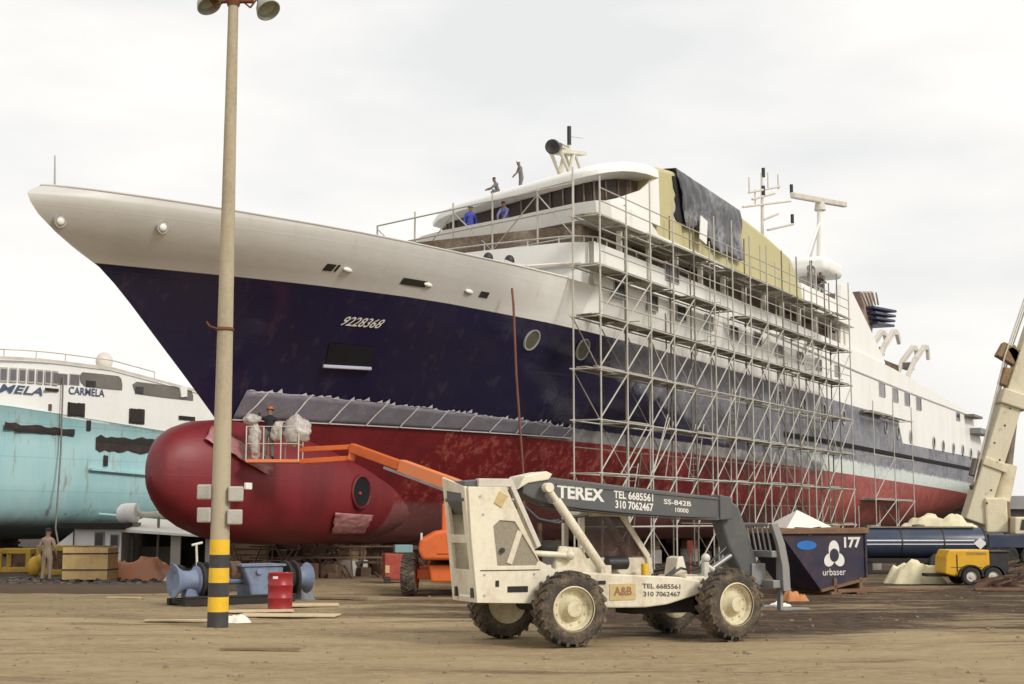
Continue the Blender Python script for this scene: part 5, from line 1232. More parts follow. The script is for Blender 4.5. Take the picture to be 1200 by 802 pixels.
for x in (.55, SL-.3):
    k = MB(); k.bb(x-.05, x+.05, -.05, wdt, .0, .46); k.bb(x-.2, x+.2, -.08, .1, .0, .08); k.build('foot', M['skiprust'], sk)
k = MB(); k.bar((.6, -.05, .10), (SL+.3, -.05, .10), .08, .1); k.bar((0, -.02, .12), (SL, -.02, .42), .06, .08); k.build('bottom_rail', M['skiprust'], sk)
MB().bb(SL-.08, SL, -.05, .0, .46, top-.14).build('rib', M['navy'], sk, bevel=.01)
def sq(x0, x1, z0, z1): return lambda u, v: (x0+(x1-x0)*u, -.012, z0+(z1-z0)*v)
lettering('number_lettering', '177', sq(.97, 1.64, 1.31, 1.62), M['whitelet'], sk, .04)
ex, ez = .56, 1.13
k = MB()
def lobe(cx, cz, rx, rz, rot):
    pts = []
    for i in range(22):
        a = 2*PI*i/22; x, z = rx*math.cos(a), rz*math.sin(a); pts.append((cx+x*math.cos(rot)-z*math.sin(rot), -.012, cz+x*math.sin(rot)+z*math.cos(rot)))
    return pts
for dz_, (cx, cz, rx, rz, rot) in zip((0, .003, .006), ((ex, ez+.13, .21, .27, 0), (ex-.19, ez-.15, .22, .18, .5), (ex+.19, ez-.15, .22, .18, -.5))):
    k.add([(x, y-dz_, z) for x, y, z in lobe(cx, cz, rx, rz, rot)], [list(range(22))])
em = k.build('emblem', M['whitelet'], sk)
k = MB(); k.add([(x, y-.012, z) for x, y, z in lobe(ex, ez-.02, .18, .19, 0)], [list(range(22))]); k.build('emblem_centre', M['navy'], em)
lettering('name_lettering', 'urbaser', sq(.10, 1.0, .54, .73), M['whitelet'], sk, .0)
k = MB(); k.add([(x, y, z) for x, y, z in lobe(-.50, 1.40, .38, .13, 0)], [list(range(22))]); k.build('blue_sticker', paint('bright_blue_sticker', (.02, .16, .50), .5), sk)
k = MB()
for i in range(26): k.box((random.uniform(-1.5, SL-.3), random.uniform(.3, wdt-.3), top-.18+random.uniform(-.05, .16)), (random.uniform(.3, 1.2), .12, .12), rz=random.uniform(-1.5, 1.5), ry=random.uniform(-.2, .2))
o = k.build('rubbish', M['timber'], None); o.matrix_world = sk.matrix_basis.copy(); tag(o, 'pile of brown rubbish lying inside the navy skip up to its rim', 'rubbish', kind='stuff')
tp_ = gnd(936, 668); tn = empty('canopy_tent', tp_, .3, 'white pyramid canopy tent standing behind the navy skip', 'tent')
k = MB(); az = at(938, 598, tp_.y).z; e_ = 1.42
k.add([(0, 0, az), (-e_, -e_, az-.98), (e_, -e_, az-.98), (e_, e_, az-.98), (-e_, e_, az-.98), (-e_, -e_, az-1.15), (e_, -e_, az-1.15), (e_, e_, az-1.15), (-e_, e_, az-1.15)], [(0, 1, 2), (0, 2, 3), (0, 3, 4), (0, 4, 1), (1, 5, 6, 2), (2, 6, 7, 3), (3, 7, 8, 4), (4, 8, 5, 1)]); k.build('canopy', M['canopy'], tn, solid=.01)
for x in (-e_+.05, e_-.05):
    for y in (-e_+.05, e_-.05): k = MB(); k.tube((x, y, 0), (x, y, az-1.0), .03, n=8); k.build('tent_pole', M['steel'], tn)
pp = gnd(983, 668); k = MB(); k.lathe((0, 0, 0), (0, 0, 1), [(.30, 0), (.28, 1.9)], 12); o = k.build('concrete_post', M['concretegrey'], None, smooth=True); o.location = gnd(1025, 668); tag(o, 'short grey concrete post behind the right end of the navy skip', 'post')
k = MB(); k.lathe((0, 0, 0), (0, 0, 1), [(.17, 0), (.14, 2.9), (0, 2.92)], 10); o = k.build('timber_post', M['timber'], None, smooth=True); o.location = gnd(1183, 668); tag(o, 'brown wooden post standing in front of the crane cab at the right', 'post')

# blue tank trailer
a = at(1003, 636, 57.0); b = at(1147, 635, 57.5); ctr = Vector((a.x, 57, 1.20)); Lt = b.x-a.x
tt = empty('tank_trailer', (a.x, 57, 0), 0.02, 'long dark blue tank trailer with white stripes in front of the red hull', 'tanker')
k = MB(); k.lathe((0, 0, 1.22), (1, 0, 0), [(0, -.12), (.38, -.08), (.58, 0), (.60, .1), (.60, Lt-.1), (.58, Lt), (.38, Lt+.1), (0, Lt+.14)], 32); tank = k.build('tank_shell', M['tankblue'], tt, smooth=True)
k = MB(); k.grid([[(x, -.605*math.cos(t), 1.22+.605*math.sin(t)) for x in (.1, Lt-.5)] for t in (-.12, -.05)]); k.grid([[(x, -.605*math.cos(t), 1.22+.605*math.sin(t)) for x in (.1, Lt-.5)] for t in (.12, .2)]); k.build('white_stripe', M['whitelet'], tank)
k = MB(); dq = Lt-.28; k.add([(dq-.26, -.612, 1.20), (dq, -.612, 0.97), (dq+.26, -.612, 1.20), (dq, -.612, 1.43)], [(0, 1, 2, 3)]); k.build('hazard_diamond', M['whitelet'], tank, solid=.008)
for x in (.02, Lt*.33, Lt*.66, Lt-.06): k = MB(); k.lathe((x, 0, 1.22), (1, 0, 0), [(.60, 0), (.622, .0), (.622, .05), (.60, .05)], 32); k.build('tank_band', M['black'], tank, smooth=True)
k = MB(); k.bb(0, Lt, -.5, .5, .42, .62); k.bb(.3, .5, -.5, .5, .0, .5); k.bb(Lt*.6, Lt*.6+.2, -.4, .4, 0, .5); k.build('trailer_frame', M['dark'], tt)
for x in (Lt-.9, Lt-1.9): 
    for y in (-.45, .45): k = MB(); k.lathe((x, y-.13, .42), (0, 1, 0), [(0, 0), (.2, .03), (.36, 0), (.42, .04), (.42, .22), (.36, .26), (0, .26)], 20); k.build('wheel', M['tyre2'], tt, smooth=True)
k = MB(); k.bb(.4, Lt-.4, -.3, .3, 1.80, 1.86); k.lathe((Lt*.5, 0, 1.80), (0, 0, 1), [(.25, 0), (.25, .12), (0, .16)], 16); k.build('walkway', M['steeldark'], tt)
q = at(1105, 609, 58.5); cloth_heap('plastic_sheet_heap', 'cream plastic sheet heap lying behind the top of the blue tank', 'plastic sheet', (q.x, 58.9, 1.6), 1.6, .8, .75, M['sheet'], 5)
k = MB(); k.bb(-1.7, 1.7, -.55, .55, 0, 1.6); o = k.build('pallet_stack', M['timber'], None, bevel=.02); o.location = (q.x, 58.95, 0); tag(o, 'stack of dark timber behind the blue tank holding up a cream plastic sheet', 'timber stack')
cloth_heap('plastic_sheet_heap', 'cream plastic sheet heap on the mud left of the yellow compressor', 'plastic sheet', gnd(1071, 684), 1.0, .7, .95, M['sheet'], 21)

# yellow compressor on two wheels
p0 = gnd(1090, 684); cm = empty('air_compressor', (p0.x, 46.6, 0), .0, 'yellow towable air compressor with black rear half by the blue tank', 'compressor')
px = 46.6/1683
L1 = 53*px; L2 = 76*px
k = MB(); k.prism([(0, .38), (.05, .92), (.16, 1.15), (L1, 1.15), (L1, .42), (.3, .30)], 0, 1.2); cb_ = k.build('canopy_hood', M['compyellow'], cm, bevel=.05, seg=3)
lettering('maker_lettering', 'DOOSAN', lambda u, v: (.72+.62*u, -.004, .98+.09*v), M['darklet'], cb_, .02)
k = MB(); k.bb(.38, .42, -.006, .0, .45, 1.0); k.bb(.2, 1.2, -.005, .0, .58, .595); k.build('door_gap', M['dark'], cb_)
k = MB(); k.bb(L1+.004, L2-.02, .04, 1.16, .42, 1.06); k.bb(L1, L2+.02, .0, 1.2, 1.06, 1.12); k.build('engine_end', M['black'], cm, bevel=.02)
k = MB(); k.bb(L2, L2+.9, .5, .62, .3, .4); k.bb(-.5, L2, .3, .9, .28, .38); k.bar((L2+.7, .56, .02), (L2+.7, .56, .5), .06, .06); k.build('drawbar', M['dark'], cm)
for x, y in ((.80, -.08), (.80, 1.28), (1.52, -.06), (1.52, 1.26)):
    sd = -1 if y < .6 else 1
    we = empty('wheel', (x, y, .30)); we.parent = cm
    k = MB(); k.lathe((0, -.1, 0), (0, 1, 0), [(.16, .01), (.26, 0), (.30, .04), (.30, .16), (.26, .2), (.16, .19)], 24); k.build('tyre', M['tyre2'], we, smooth=True)
    k = MB(); k.lathe((0, sd*.09, 0), (0, -sd, 0), [(.165, 0), (.14, .03), (.06, .02), (.05, -.01), (0, -.01)], 20); k.build('rim', M['davit'], we, smooth=True)
    k = MB(); k.prism([(.40*math.cos(t), .38*math.sin(t)) for t in [PI*i/10 for i in range(11)]]+[(.36*math.cos(t), .34*math.sin(t)) for t in [PI-PI*i/10 for i in range(11)]], -.12, .12); k.build('mudguard', M['black'], we, smooth=True)

# truck crane at the right edge
CY_ = 62.0
cr0 = at(1168, 655, CY_); crn = empty('truck_crane', (cr0.x, CY_, 0), 0, 'pale yellow truck crane with its boom raised at the right edge', 'crane')
def C_(x, y, dy=0.0): v = at(x, y, CY_); return Vector((v.x-cr0.x, dy, v.z))
def boomsec(x0, y0, x1, y1, wd, name, mat, par):
    k = MB(); k.bar(C_(x0, y0), C_(x1, y1), wd, wd*1.0); return k.build(name, mat, par, bevel=.05)
bm1 = boomsec(1140, 612, 1186, 462, .9, 'boom_base_section', M['craneyellow'], crn)
bm2 = boomsec(1184, 470, 1240, 300, .74, 'boom_inner_section', M['craneyellow'], crn)
k = MB(); k.bar(C_(1183, 478), C_(1188, 461), 1.2, 1.2); k.build('boom_collar', M['craneyellow'], bm1, bevel=.06)
k = MB(); k.bar(C_(1161, 550), C_(1164, 541), 1.08, 1.08); k.build('boom_band', M['cranewhite'], bm1, bevel=.03)
k = MB(); k.bar(C_(1152, 540), C_(1147, 560), .5, .8); k.bar(C_(1148, 565), C_(1154, 580), .35, .9); k.build('jib_bracket', M['steeldark'], bm1, bevel=.03)
k = MB(); k.bar(C_(1178, 424), C_(1187, 408), .5, 1.0); k.bar(C_(1186, 425), C_(1196, 420), .5, 1.3); k.bar(C_(1184, 455), C_(1190, 435), .5, 1.1); k.build('rope_guide', paint('rusty_crane_bracket', (.30, .20, .11), .7, (.14, .07, .04), .7, 2), bm2, bevel=.05)
k = MB()
for i in range(3):
    k.tube(C_(1139+4*i, 565, -.3+.3*i), C_(1175+5*i, 418, -.3+.3*i), .035, n=6); k.tube(C_(1175+5*i, 418, -.3+.3*i), C_(1205+5*i, 330, -.3+.3*i), .035, n=6)
k.build('hoist_ropes', M['davit'], crn)
k = MB()
for x, y in ((1160, 520), (1166, 540), (1172, 500), (1178, 480), (1156, 575), (1151, 590)): v = C_(x, y); k.ball((v.x, -.62, v.z), (.05, .02, .05))
k.build('boom_pads', M['rust'], bm1, smooth='all')
k = MB(); k.tube(C_(1188, 490), C_(1181, 555), .17, n=14); k.build('cylinder_rod', M['steeldark'], crn, smooth=True)
k = MB(); k.tube(C_(1182, 545), C_(1167, 612), .36, .42, 16); k.build('lift_cylinder', M['cranewhite'], crn, smooth=True)
k = MB(); k.bar(C_(1150, 604), C_(1176, 604), 1.2, 1.5); k.bar(C_(1153, 576), C_(1160, 604), .6, .5); k.build('turret', M['cranewhite'], crn, bevel=.08)
v0 = C_(1178, 626); v1 = C_(1206, 606)
k = MB(); k.prism([(v0.x, v0.z), (v0.x+.05, v1.z), (v1.x, v1.z), (v1.x+.1, v0.z)], -1.2, .3); cab_ = k.build('cab', M['cranewhite'], crn, bevel=.06)
k = MB(); a = C_(1184, 621); b = C_(1193, 609); k.prism([(a.x, a.z), (a.x+.1, b.z), (b.x, b.z), (b.x+.1, a.z)], -1.23, -1.19); k.build('cab_window', M['glass'], cab_)
v0 = C_(1148, 642); v1 = C_(1225, 626)
k = MB(); k.bb(v0.x, v1.x, -1.2, 1.2, v0.z, v1.z); k.build('carrier', M['tankblue'], crn, bevel=.04)
for x in (1156, 1168, 1200, 1213):
    v = C_(x, 645)
    for y in (-1.2, 1.0): k = MB(); k.lathe((v.x, y, .55), (0, 1, 0), [(0, 0), (.3, .05), (.48, 0), (.55, .06), (.55, .28), (.48, .34), (0, .34)], 20); k.build('wheel', M['tyre2'], crn, smooth=True)

# orange boom lift behind the handler
bl_ = empty('boom_lift', (-1.75, 40.9, 0), R(4), 'orange boom lift with long boom reaching up to the red bulb, partly behind the handler', 'boom lift')
for x, y in ((-1.15, 0), (1.15, 0), (-1.15, 2.6), (1.15, 2.6)):
    w0 = wheel(bl_, 'wheel', (x, y, .56), .56, .40, M['orange'], M['tyre'], R(90+(-8 if x < 0 else 8)), lugs=18, hubside=-1 if x > 0 else 1, n=30)
for y in (-.12, 2.45): MB().bb(-.95, .95, y, y+.24, .45, .72).build('axle', M['orange'], bl_, bevel=.03)
k = MB(); k.prism([(-.55, .38), (-.62, .85), (.62, .85), (.55, .38)], -.55, 3.2); k.build('chassis', M['orange'], bl_, bevel=.05)
k = MB(); k.tube((0, 1.3, .8), (0, 1.3, 1.1), .55, n=24); k.build('slew_ring', M['dark'], bl_, smooth=True)
k = MB(); k.prism([(-.80, 1.0), (-.92, 1.25), (-.86, 1.55), (-.45, 1.78), (.3, 1.92), (1.0, 1.95), (1.05, 1.0)], -.9, 2.4); hood = k.build('engine_hood', M['orange'], bl_, bevel=.09, seg=3)
k = MB(); k.bb(-.1, .5, -.915, -.89, 1.42, 1.72); k.bb(-.4, .9, -.912, -.9, 1.16, 1.18); k.build('hood_vent', M['dark'], hood, bevel=.01)
k = MB(); k.bb(-.86, -.80, -.7, -.5, 1.55, 1.75); k.build('flood_lamp', M['davit'], hood)
k = MB(); k.bb(-.2, .25, 2.0, 2.6, 1.5, 2.6); k.build('turntable_post', M['orange'], bl_, bevel=.04)
inv = bl_.matrix_basis.inverted() if False else (Matrix.Translation(bl_.location) @ Matrix.Rotation(R(4), 4, 'Z')).inverted()
W_ = lambda x, y, Y: inv @ at(x, y, Y)
e0 = W_(590, 600, 42.6); e1 = W_(525, 566, 43.6); e1b = W_(470, 546, 44.5); e2 = W_(412, 525, 45.6)
k = MB(); k.bar(e1+(e1-e1b)*.35, e1b, .34, .40); k.bar((0.02, 2.3, 2.5), e1+(e1-e1b)*.3, .36, .42); k.build('boom_outer_section', M['orangepale'], bl_, bevel=.03)
k = MB(); k.bar(e1b, e2, .26, .30); k.build('boom_inner_section', M['orange'], bl_, bevel=.03)
k = MB(); k.bar(W_(525, 576, 43.4), W_(450, 548, 44.7), .07, .08); k.build('hose_carrier', M['mirror'], bl_)
k = MB(); k.bar(W_(414, 524, 45.6), W_(352, 527, 46.0), .15, .16); k.bar(W_(414, 537, 45.6), W_(352, 541, 46.0), .15, .16); k.bar(W_(416, 522, 45.6), W_(411, 540, 45.6), .22, .24); k.build('jib', M['orange'], bl_, bevel=.02)
fl = at(352, 541, 46); b0 = at(291, 541, 46); BW = fl.x-b0.x; zf_ = b0.z
def WB(x, y, z): return inv @ Vector((b0.x+x, 45.55+y, z))
k = MB()
for a, b in ((WB(0, .45, zf_), WB(BW, .45, zf_)),): k.bar(a, b, .95, .10)
bk_ = k.build('basket_floor', M['orangepale'], bl_, bevel=.01)
k = MB()
for z in (zf_+.55, zf_+1.1):
    for p, q in (((0, 0), (BW, 0)), ((0, .9), (BW, .9)), ((0, 0), (0, .9)), ((BW, 0), (BW, .9))): k.tube(WB(*p, z), WB(*q, z), .014, n=6)
for x in (0, BW*.33, BW*.66, BW):
    for y in (0, .9): k.tube(WB(x, y, zf_), WB(x, y, zf_+1.1), .022, n=6)
k.build('basket_rail', M['davit'], bl_, smooth=True)
# plastic wrapped bundles in the basket
def bundle(label, x, z, r, sd):
    m = MB(); m.ball((0, 0, 0), (r[0], r[1], r[2]), 26, 18)
    m.v = [tuple(Vector(v)*(1+.30*noise.noise(Vector(v)*3.2+Vector((sd, 0, 0)))+.28*noise.noise(Vector(v)*8)+.15*noise.noise(Vector(v)*18))) for v in m.v]
    o = m.build('wrapped_bundle', M['wrap'], None, smooth='all'); o.location = at(x, z, 45.85); return tag(o, label, 'bundle')
bundle('large bundle in crinkled clear plastic at the right of the lift basket', 347, 505, (.44, .36, .46), 1)
bundle('small white plastic bundle in the middle of the lift basket', 325, 506, (.22, .2, .3), 5)
bundle('white plastic wad hung on the left rail of the lift basket', 296, 492, (.27, .22, .16), 9)
bundle('long translucent plastic roll upright at the left end of the lift basket', 299, 517, (.19, .18, .62), 12)

# red tool box and drums beside the boom lift wheel, under the hull
p = gnd(466, 684); r_ = empty('fuel_cart', p, .2, 'dirty red fuel cart half hidden by the left tyre of the orange lift', 'cart')
k = MB(); k.bb(-.45, .45, 0, .7, .1, 1.0); k.build('cart_tank', M['ladyred'], r_, bevel=.06); k = MB(); k.bb(-.1, .5, .0, .5, 1.02, 1.28); k.build('control_box', paint('teal_box', (.20, .34, .36), .6), r_, bevel=.02)
k = MB(); k.bb(-.42, -.28, -.03, 0, .35, .6); k.build('yellow_label', M['sticker'], r_)
for x in (-.35, .35): k = MB(); k.tube((x, -.04, .12), (x, .06, .12), .12, n=14); k.build('wheel', M['tyre2'], r_, smooth=True)

# boards, sticks and rubbish on the dirt
def flat(name, label, cat, p, sx, sy, sz_, rz, mat, group=None):
    k = MB(); k.box((0, 0, sz_/2+.02), (sx, sy, sz_)); o = k.build(name, mat, None, bevel=.006); o.location = p; o.rotation_euler.z = rz; o.rotation_euler.x = random.uniform(-.015, .015); return tag(o, label, cat, group)
flat('board', 'wide pale plywood board lying just right of the striped pole foot', 'board', gnd(300, 718), 1.7, .9, .03, .2, M['woodpale'])
flat('board', 'pale board lying flat in front of the red drum, the nearest to the camera', 'board', gnd(338, 723), 2.2, .7, .03, -.1, M['woodpale'])
flat('board', 'pale board end lying just right of the red drum', 'board', gnd(366, 711), 1.3, .8, .04, .15, M['woodpale'])
flat('board', 'long thin pale slat lying left of the striped pole foot', 'board', gnd(212, 729), 1.5, .22, .03, .05, M['woodpale'])
flat('board', 'tilted beige board lying on the winch skid behind the pole', 'board', gnd(288, 701), 1.2, .6, .05, .3, M['woodpale'])
flat('board', 'thin dark slat lying right of the red drum behind the pale board end', 'board', gnd(395, 703), 1.6, .2, .06, -.05, M['timber'])
flat('board', 'thin slat lying alone on the dirt left of the rails end', 'board', gnd(145, 702), 1.0, .12, .03, -.3, M['woodpale'])
flat('plank', 'thin brown slat lying in the foreground dirt below the pole', 'board', gnd(305, 763), 1.3, .08, .03, .02, M['timber'])
cloth_heap('rag', 'crumpled white rag on the dirt at the right of the striped pole foot', 'rag', gnd(276, 730), .32, .22, .16, M['canopy'], 31)
cloth_heap('rag', 'pale blue rag on the dirt behind the red drum', 'rag', gnd(352, 703), .4, .3, .35, M['cloth_blue'], 37)
cloth_heap('rag', 'small white crumpled rag by the front tyre of the handler', 'rag', gnd(914, 711), .28, .2, .12, M['canopy'], 41)
cloth_heap('rubbish', 'orange cloth scrap on the ground between the front tyre and the skip', 'rag', gnd(931, 705), .34, .26, .26, paint('orange_scrap', (.52, .22, .09), .8), 43)
cloth_heap('rubbish', 'rusty red scrap heap at the foot of the wooden post at the right', 'scrap', gnd(1185, 688), 1.2, .5, .32, M['rust'], 47)
flat('board', 'orange brown plank lying on the mud right of the skip', 'board', gnd(1060, 693), 2.4, .15, .06, .05, M['skiprust'])
flat('board', 'short red brown plank at the right edge of the yard', 'board', gnd(1178, 693), 1.8, .2, .08, -.05, M['skiprust'])
k = MB()
for i in range(900):
    Y = random.uniform(17, 50); X = random.uniform(-.38, .38)*Y; s = random.choice([.012, .015, .015, .02, .025, .03, .05]); k.box((X, Y, gz(X, Y)+s*.2), (s*1.5, s, s*.7), rz=random.uniform(0, 3), rx=random.uniform(-.6, .6))
tag(k.build('pebbles', paint('dusty_stone', (.24, .18, .12), .9, (.38, .31, .22), .7, 6), None), 'small stones and bits scattered over the yard dirt', 'stones', kind='stuff')
k = MB()
for i in range(520):
    s = random.uniform(16, 100) if i < 260 else random.uniform(18, 48); o_ = random.uniform(-9, 1.5); v = shipworld(s, o_, 0); l = random.uniform(.4, 2.4)
    t = random.choice(['b', 'p', 'p', 'x'])
    if t == 'b': k.box((v.x, v.y, l*.25), (l*.6, l*.5, l*.5), rz=random.uniform(0, 3))
    elif t == 'p': k.bar((v.x, v.y, 0), (v.x+random.uniform(-.3, .3), v.y, random.uniform(.6, 1.25)), .1, .1)
    else: k.bar((v.x-l, v.y, random.uniform(.2, 1.1)), (v.x+l, v.y+random.uniform(-.5, .5), random.uniform(.2, 1.1)), .09, .09)
for i in range(170):
    v = gnd(random.uniform(255, 520), random.uniform(664, 679)); l = random.uniform(.3, 1.5)
    if i % 3 == 0: k.box((v.x, v.y, l*.2), (l*.6, l*.5, l*.4), rz=random.uniform(0, 3))
    else: k.bar((v.x, v.y, 0), (v.x+random.uniform(-.9, .9), v.y+.3, random.uniform(.1, 1.3)), .06, .06)
for z, y in ((.75, 52), (1.15, 52)): k.bar((-9.5, y, z), (-3.5, y+1, z), .05, .05)
tag(k.build('scrap_under_ship', M['rust'], None), 'dark clutter of props, pipes and scrap in the shade under the ship', 'scrap', kind='stuff')
k = MB()
for i in range(70):
    v = gnd(random.uniform(1160, 1215), random.uniform(670, 690)); l = random.uniform(.3, 1.4)
    k.bar((v.x-l/2, v.y, random.uniform(.02, .3)), (v.x+l/2, v.y+random.uniform(-.6, .6), random.uniform(.02, .5)), .08, .08)
tag(k.build('scrap_metal', M['rust'], None), 'low tangle of rusty scrap on the ground at the right edge', 'scrap', kind='stuff')
# pink barrier of pallets under the bow, yellow jack stands
for i, (x, y, lab) in enumerate(((305, 660, 'yellow jack stand under the red bulb just behind the winch gear case'), (352, 655, 'yellow jack stand under the red bulb right of the winch'))):
    p = gnd(x, 668); r_ = empty('jack_stand', p, .1*i, lab, 'jack stand'); k = MB()
    for a in range(3): k.bar((.4*math.cos(a*2.1), .4*math.sin(a*2.1), .02), (0, 0, .75), .07, .07)
    k.build('stand_legs', M['yellow'], r_); k = MB(); k.tube((0, 0, .6), (0, 0, 1.1), .08, n=10); k.box((0, 0, 1.13), (.3, .3, .08)); k.build('screw_head', M['brownbracket'], r_)
for i, (s, o_, lab) in enumerate(((19.5, -7, 'dark timber stack in the shade behind the bulb, leftmost of the stacks'), (24, -8, 'dark timber stack in the shade behind the winch gear case'), (29.5, -8, 'dark timber stack under the ship left of the orange lift'), (36, -9, 'dark timber stack deep under the ship behind the orange lift'))):
    r_ = empty('timber_stack', shipworld(s, o_, 0), PI/2-TH+.6+.3*i, lab, 'timber stack'); k = MB()
    for j in range(6): k.box((random.uniform(-.15, .15), 0, .13+.235*j), (5.5, 1.4, .2))
    k.build('timber_layers', M['timber'], r_); k = MB()
    for j in range(6):
        for x in (-2, 0, 2): k.box((x, 0, .015+.235*j), (.12, 1.3, .03))
    k.build('spacers', M['dark'], r_)
# row of dark crates and machinery far under the hull closes the view to the horizon
fw = empty('warehouse', (10, 150, 0), R(-12), 'long low dark grey quay shed far behind the ships', 'building')
k = MB(); k.bb(-140, 120, 0, 12, 0, 3.2); k.build('wall', paint('far_wall', (.16, .15, .14), .9, (.28, .26, .24), .8, .08), fw)
k = MB(); k.prism([(-.6, 3.2), (6, 4.6), (12.6, 3.2)], -141, 121, 'yz'); k.build('roof', paint('far_roof', (.24, .23, .22), .8), fw)
# ------------------------------------------------------------------ people
def person(loc, rz, label, pose, shirt, trousers, hat=None, h=1.75, hatshape='helmet'):
    """one skinned body; +y is where it looks"""
    J = {}; rad = {}; E_ = []; part = {}
    def jt(n, p, r, par=None, what='shirt'):
        J[n] = Vector(p); rad[n] = r; part[n] = what
        if par: E_.append((par, n))
    P = pose
    hip = Vector(P.get('hip', (0, 0, .93)))
    jt('pelvis', hip, .135, None, 'trousers')
    lean = Vector(P.get('lean', (0, 0, 1))).normalized()
    jt('waist', hip+lean*.16, .125, 'pelvis'); jt('chest', hip+lean*.36, .150, 'waist'); jt('collar', hip+lean*.50, .095, 'chest')
    nk = Vector(P.get('neck', lean)).normalized()
    jt('neck', J['collar']+nk*.08, .055, 'collar', 'skin'); jt('jaw', J['neck']+nk*.07+Vector((0, .025, 0)), .072, 'neck', 'skin')
    jt('brow', J['jaw']+nk*.10+Vector((0, -.015, 0)), .095, 'jaw', 'skin'); jt('crown', J['brow']+nk*.075, .07, 'brow', 'skin')
    jt('nose', J['jaw']+nk*.05+Vector((0, .085, 0)), .016, 'jaw', 'skin')
    for sd, s in (('l', -1), ('r', 1)):
        jt('ear'+sd, J['jaw']+nk*.06+Vector((s*.085, -.01, 0)), .018, 'jaw', 'skin')
        jt('shoulder'+sd, J['collar']+Vector((s*.17, 0, -.05)), .072, 'collar')
        el = Vector(P.get('elbow'+sd, (s*.27, -.02, 1.10-0.0)))
        wr = Vector(P.get('wrist'+sd, (s*.29, .08, .86)))
        jt('elbow'+sd, el, .048, 'shoulder'+sd); jt('wrist'+sd, wr, .033, 'elbow'+sd, 'skin')
        d = (wr-el).normalized(); side = d.cross(Vector((0, 1, 0))); side = side.normalized() if side.length > .1 else Vector((1, 0, 0)); side = Vector((0, 1, 0)) if abs(d.z) > .6 else Vector((0, 0, 1))
        jt('palm'+sd, wr+d*.07, .035, 'wrist'+sd, 'skin')
        for k in range(4):
            o = side*(-.03+.02*k); l = (.075, .085, .09, .07)[k]
            jt('f%d%s' % (k, sd), J['palm'+sd]+o+d*.035, .0095, 'palm'+sd, 'skin'); jt('g%d%s' % (k, sd), J['palm'+sd]+o*1.1+d*(.035+l*.5), .0085, 'f%d%s' % (k, sd), 'skin'); jt('h%d%s' % (k, sd), J['palm'+sd]+o*1.1+d*(.035+l*.85)+Vector((-s*.02, 0, 0)), .007, 'g%d%s' % (k, sd), 'skin')
        jt('t'+sd, wr+d*.05+side*.045, .011, 'wrist'+sd, 'skin'); jt('u'+sd, wr+d*.09+side*.06, .009, 't'+sd, 'skin')
        kn = Vector(P.get('knee'+sd, (s*.11, .02, .50))); an = Vector(P.get('ankle'+sd, (s*.12, -.03, .09)))
        jt('hip'+sd, hip+Vector((s*.10, 0, -.06)), .100, 'pelvis', 'trousers'); jt('knee'+sd, kn, .066, 'hip'+sd, 'trousers'); jt('ankle'+sd, an, .048, 'knee'+sd, 'trousers')
        jt('heel'+sd, an+Vector((0, -.02, -.045)), .042, 'ankle'+sd, 'boot'); jt('toe'+sd, an+Vector((s*.02, .17, -.055)), .034, 'heel'+sd, 'boot')
    names = list(J); me = bpy.data.meshes.new('person'); me.from_pydata([J[n] for n in names], [(names.index(a), names.index(b)) for a, b in E_], [])
    o = bpy.data.objects.new('tmp', me); COL.objects.link(o)
    md = o.modifiers.new('skin', 'SKIN'); md.use_smooth_shade = True
    for i, n in enumerate(names):
        v = me.skin_vertices[0].data[i]; r = rad[n]*(1.16 if part[n] in ('shirt', 'trousers') else 1); v.radius = (r, r*(.78 if n in ('chest', 'waist', 'pelvis', 'collar') else 1)); v.use_root = (n == 'pelvis')
    sb = o.modifiers.new('sub', 'SUBSURF'); sb.levels = 1; sb.render_levels = 1
    bpy.context.view_layer.update()
    m2 = bpy.data.meshes.new_from_object(o.evaluated_get(bpy.context.evaluated_depsgraph_get())); bpy.data.objects.remove(o)
    for mt in (shirt, trousers, M['skin'], M['blackcloth']): m2.materials.append(mt)
    ix = {'shirt': 0, 'trousers': 1, 'skin': 2, 'boot': 3}
    kd = KDTree(len(names)*1+len(E_)*3); pts = []
    for n in names: pts.append((J[n], part[n]))
    for a, b in E_:
        for t in (.25, .5, .75): pts.append((J[a].lerp(J[b], t), part[b] if part[b] != 'skin' or part[a] == 'skin' else ('skin' if t > .8 else part[a])))
    for i, (p, _) in enumerate(pts): kd.insert(p, i)
    kd.balance()
    for p in m2.polygons:
        p.use_smooth = True; p.material_index = ix[pts[kd.find(p.center)[1]][1]]
    b = bpy.data.objects.new('person', m2); COL.objects.link(b)
    b.location = loc; b.rotation_euler.z = rz; b.scale = (h/1.80,)*3
    tag(b, label, 'person')
    c = J['brow']+nk*.045+Vector((0, -.005, 0)); k = MB()
    if hat is not None:
        k.lathe(c-nk*.02, nk, [(.128, 0), (.132, .012), (.108, .016), (.104, .05), (.08, .09), (.04, .112), (0, .118)] if hatshape == 'helmet' else [(.100, -.02), (.104, .02), (.09, .06), (.05, .085), (0, .09)], 20)
        if hatshape != 'helmet': k.box(c+Vector((0, .13, .0)), (.15, .10, .012))
        k.build('helmet' if hatshape == 'helmet' else 'cap', hat, b, smooth=True)
    else:
        k.lathe(c-nk*.03+Vector((0, -.02, 0)), nk, [(.096, 0), (.1, .03), (.085, .07), (.04, .1), (0, .106)], 18); k.build('hair', M['blackcloth'], b, smooth=True)
    return b
STAND = {'elbowl': (-.28, -.03, 1.16), 'elbowr': (.28, -.03, 1.16), 'wristl': (-.27, .10, .93), 'wristr': (.27, .10, .93), 'kneel': (-.13, .03, .50), 'kneer': (.12, .0, .50), 'anklel': (-.15, -.02, .09), 'ankler': (.14, -.04, .09)}
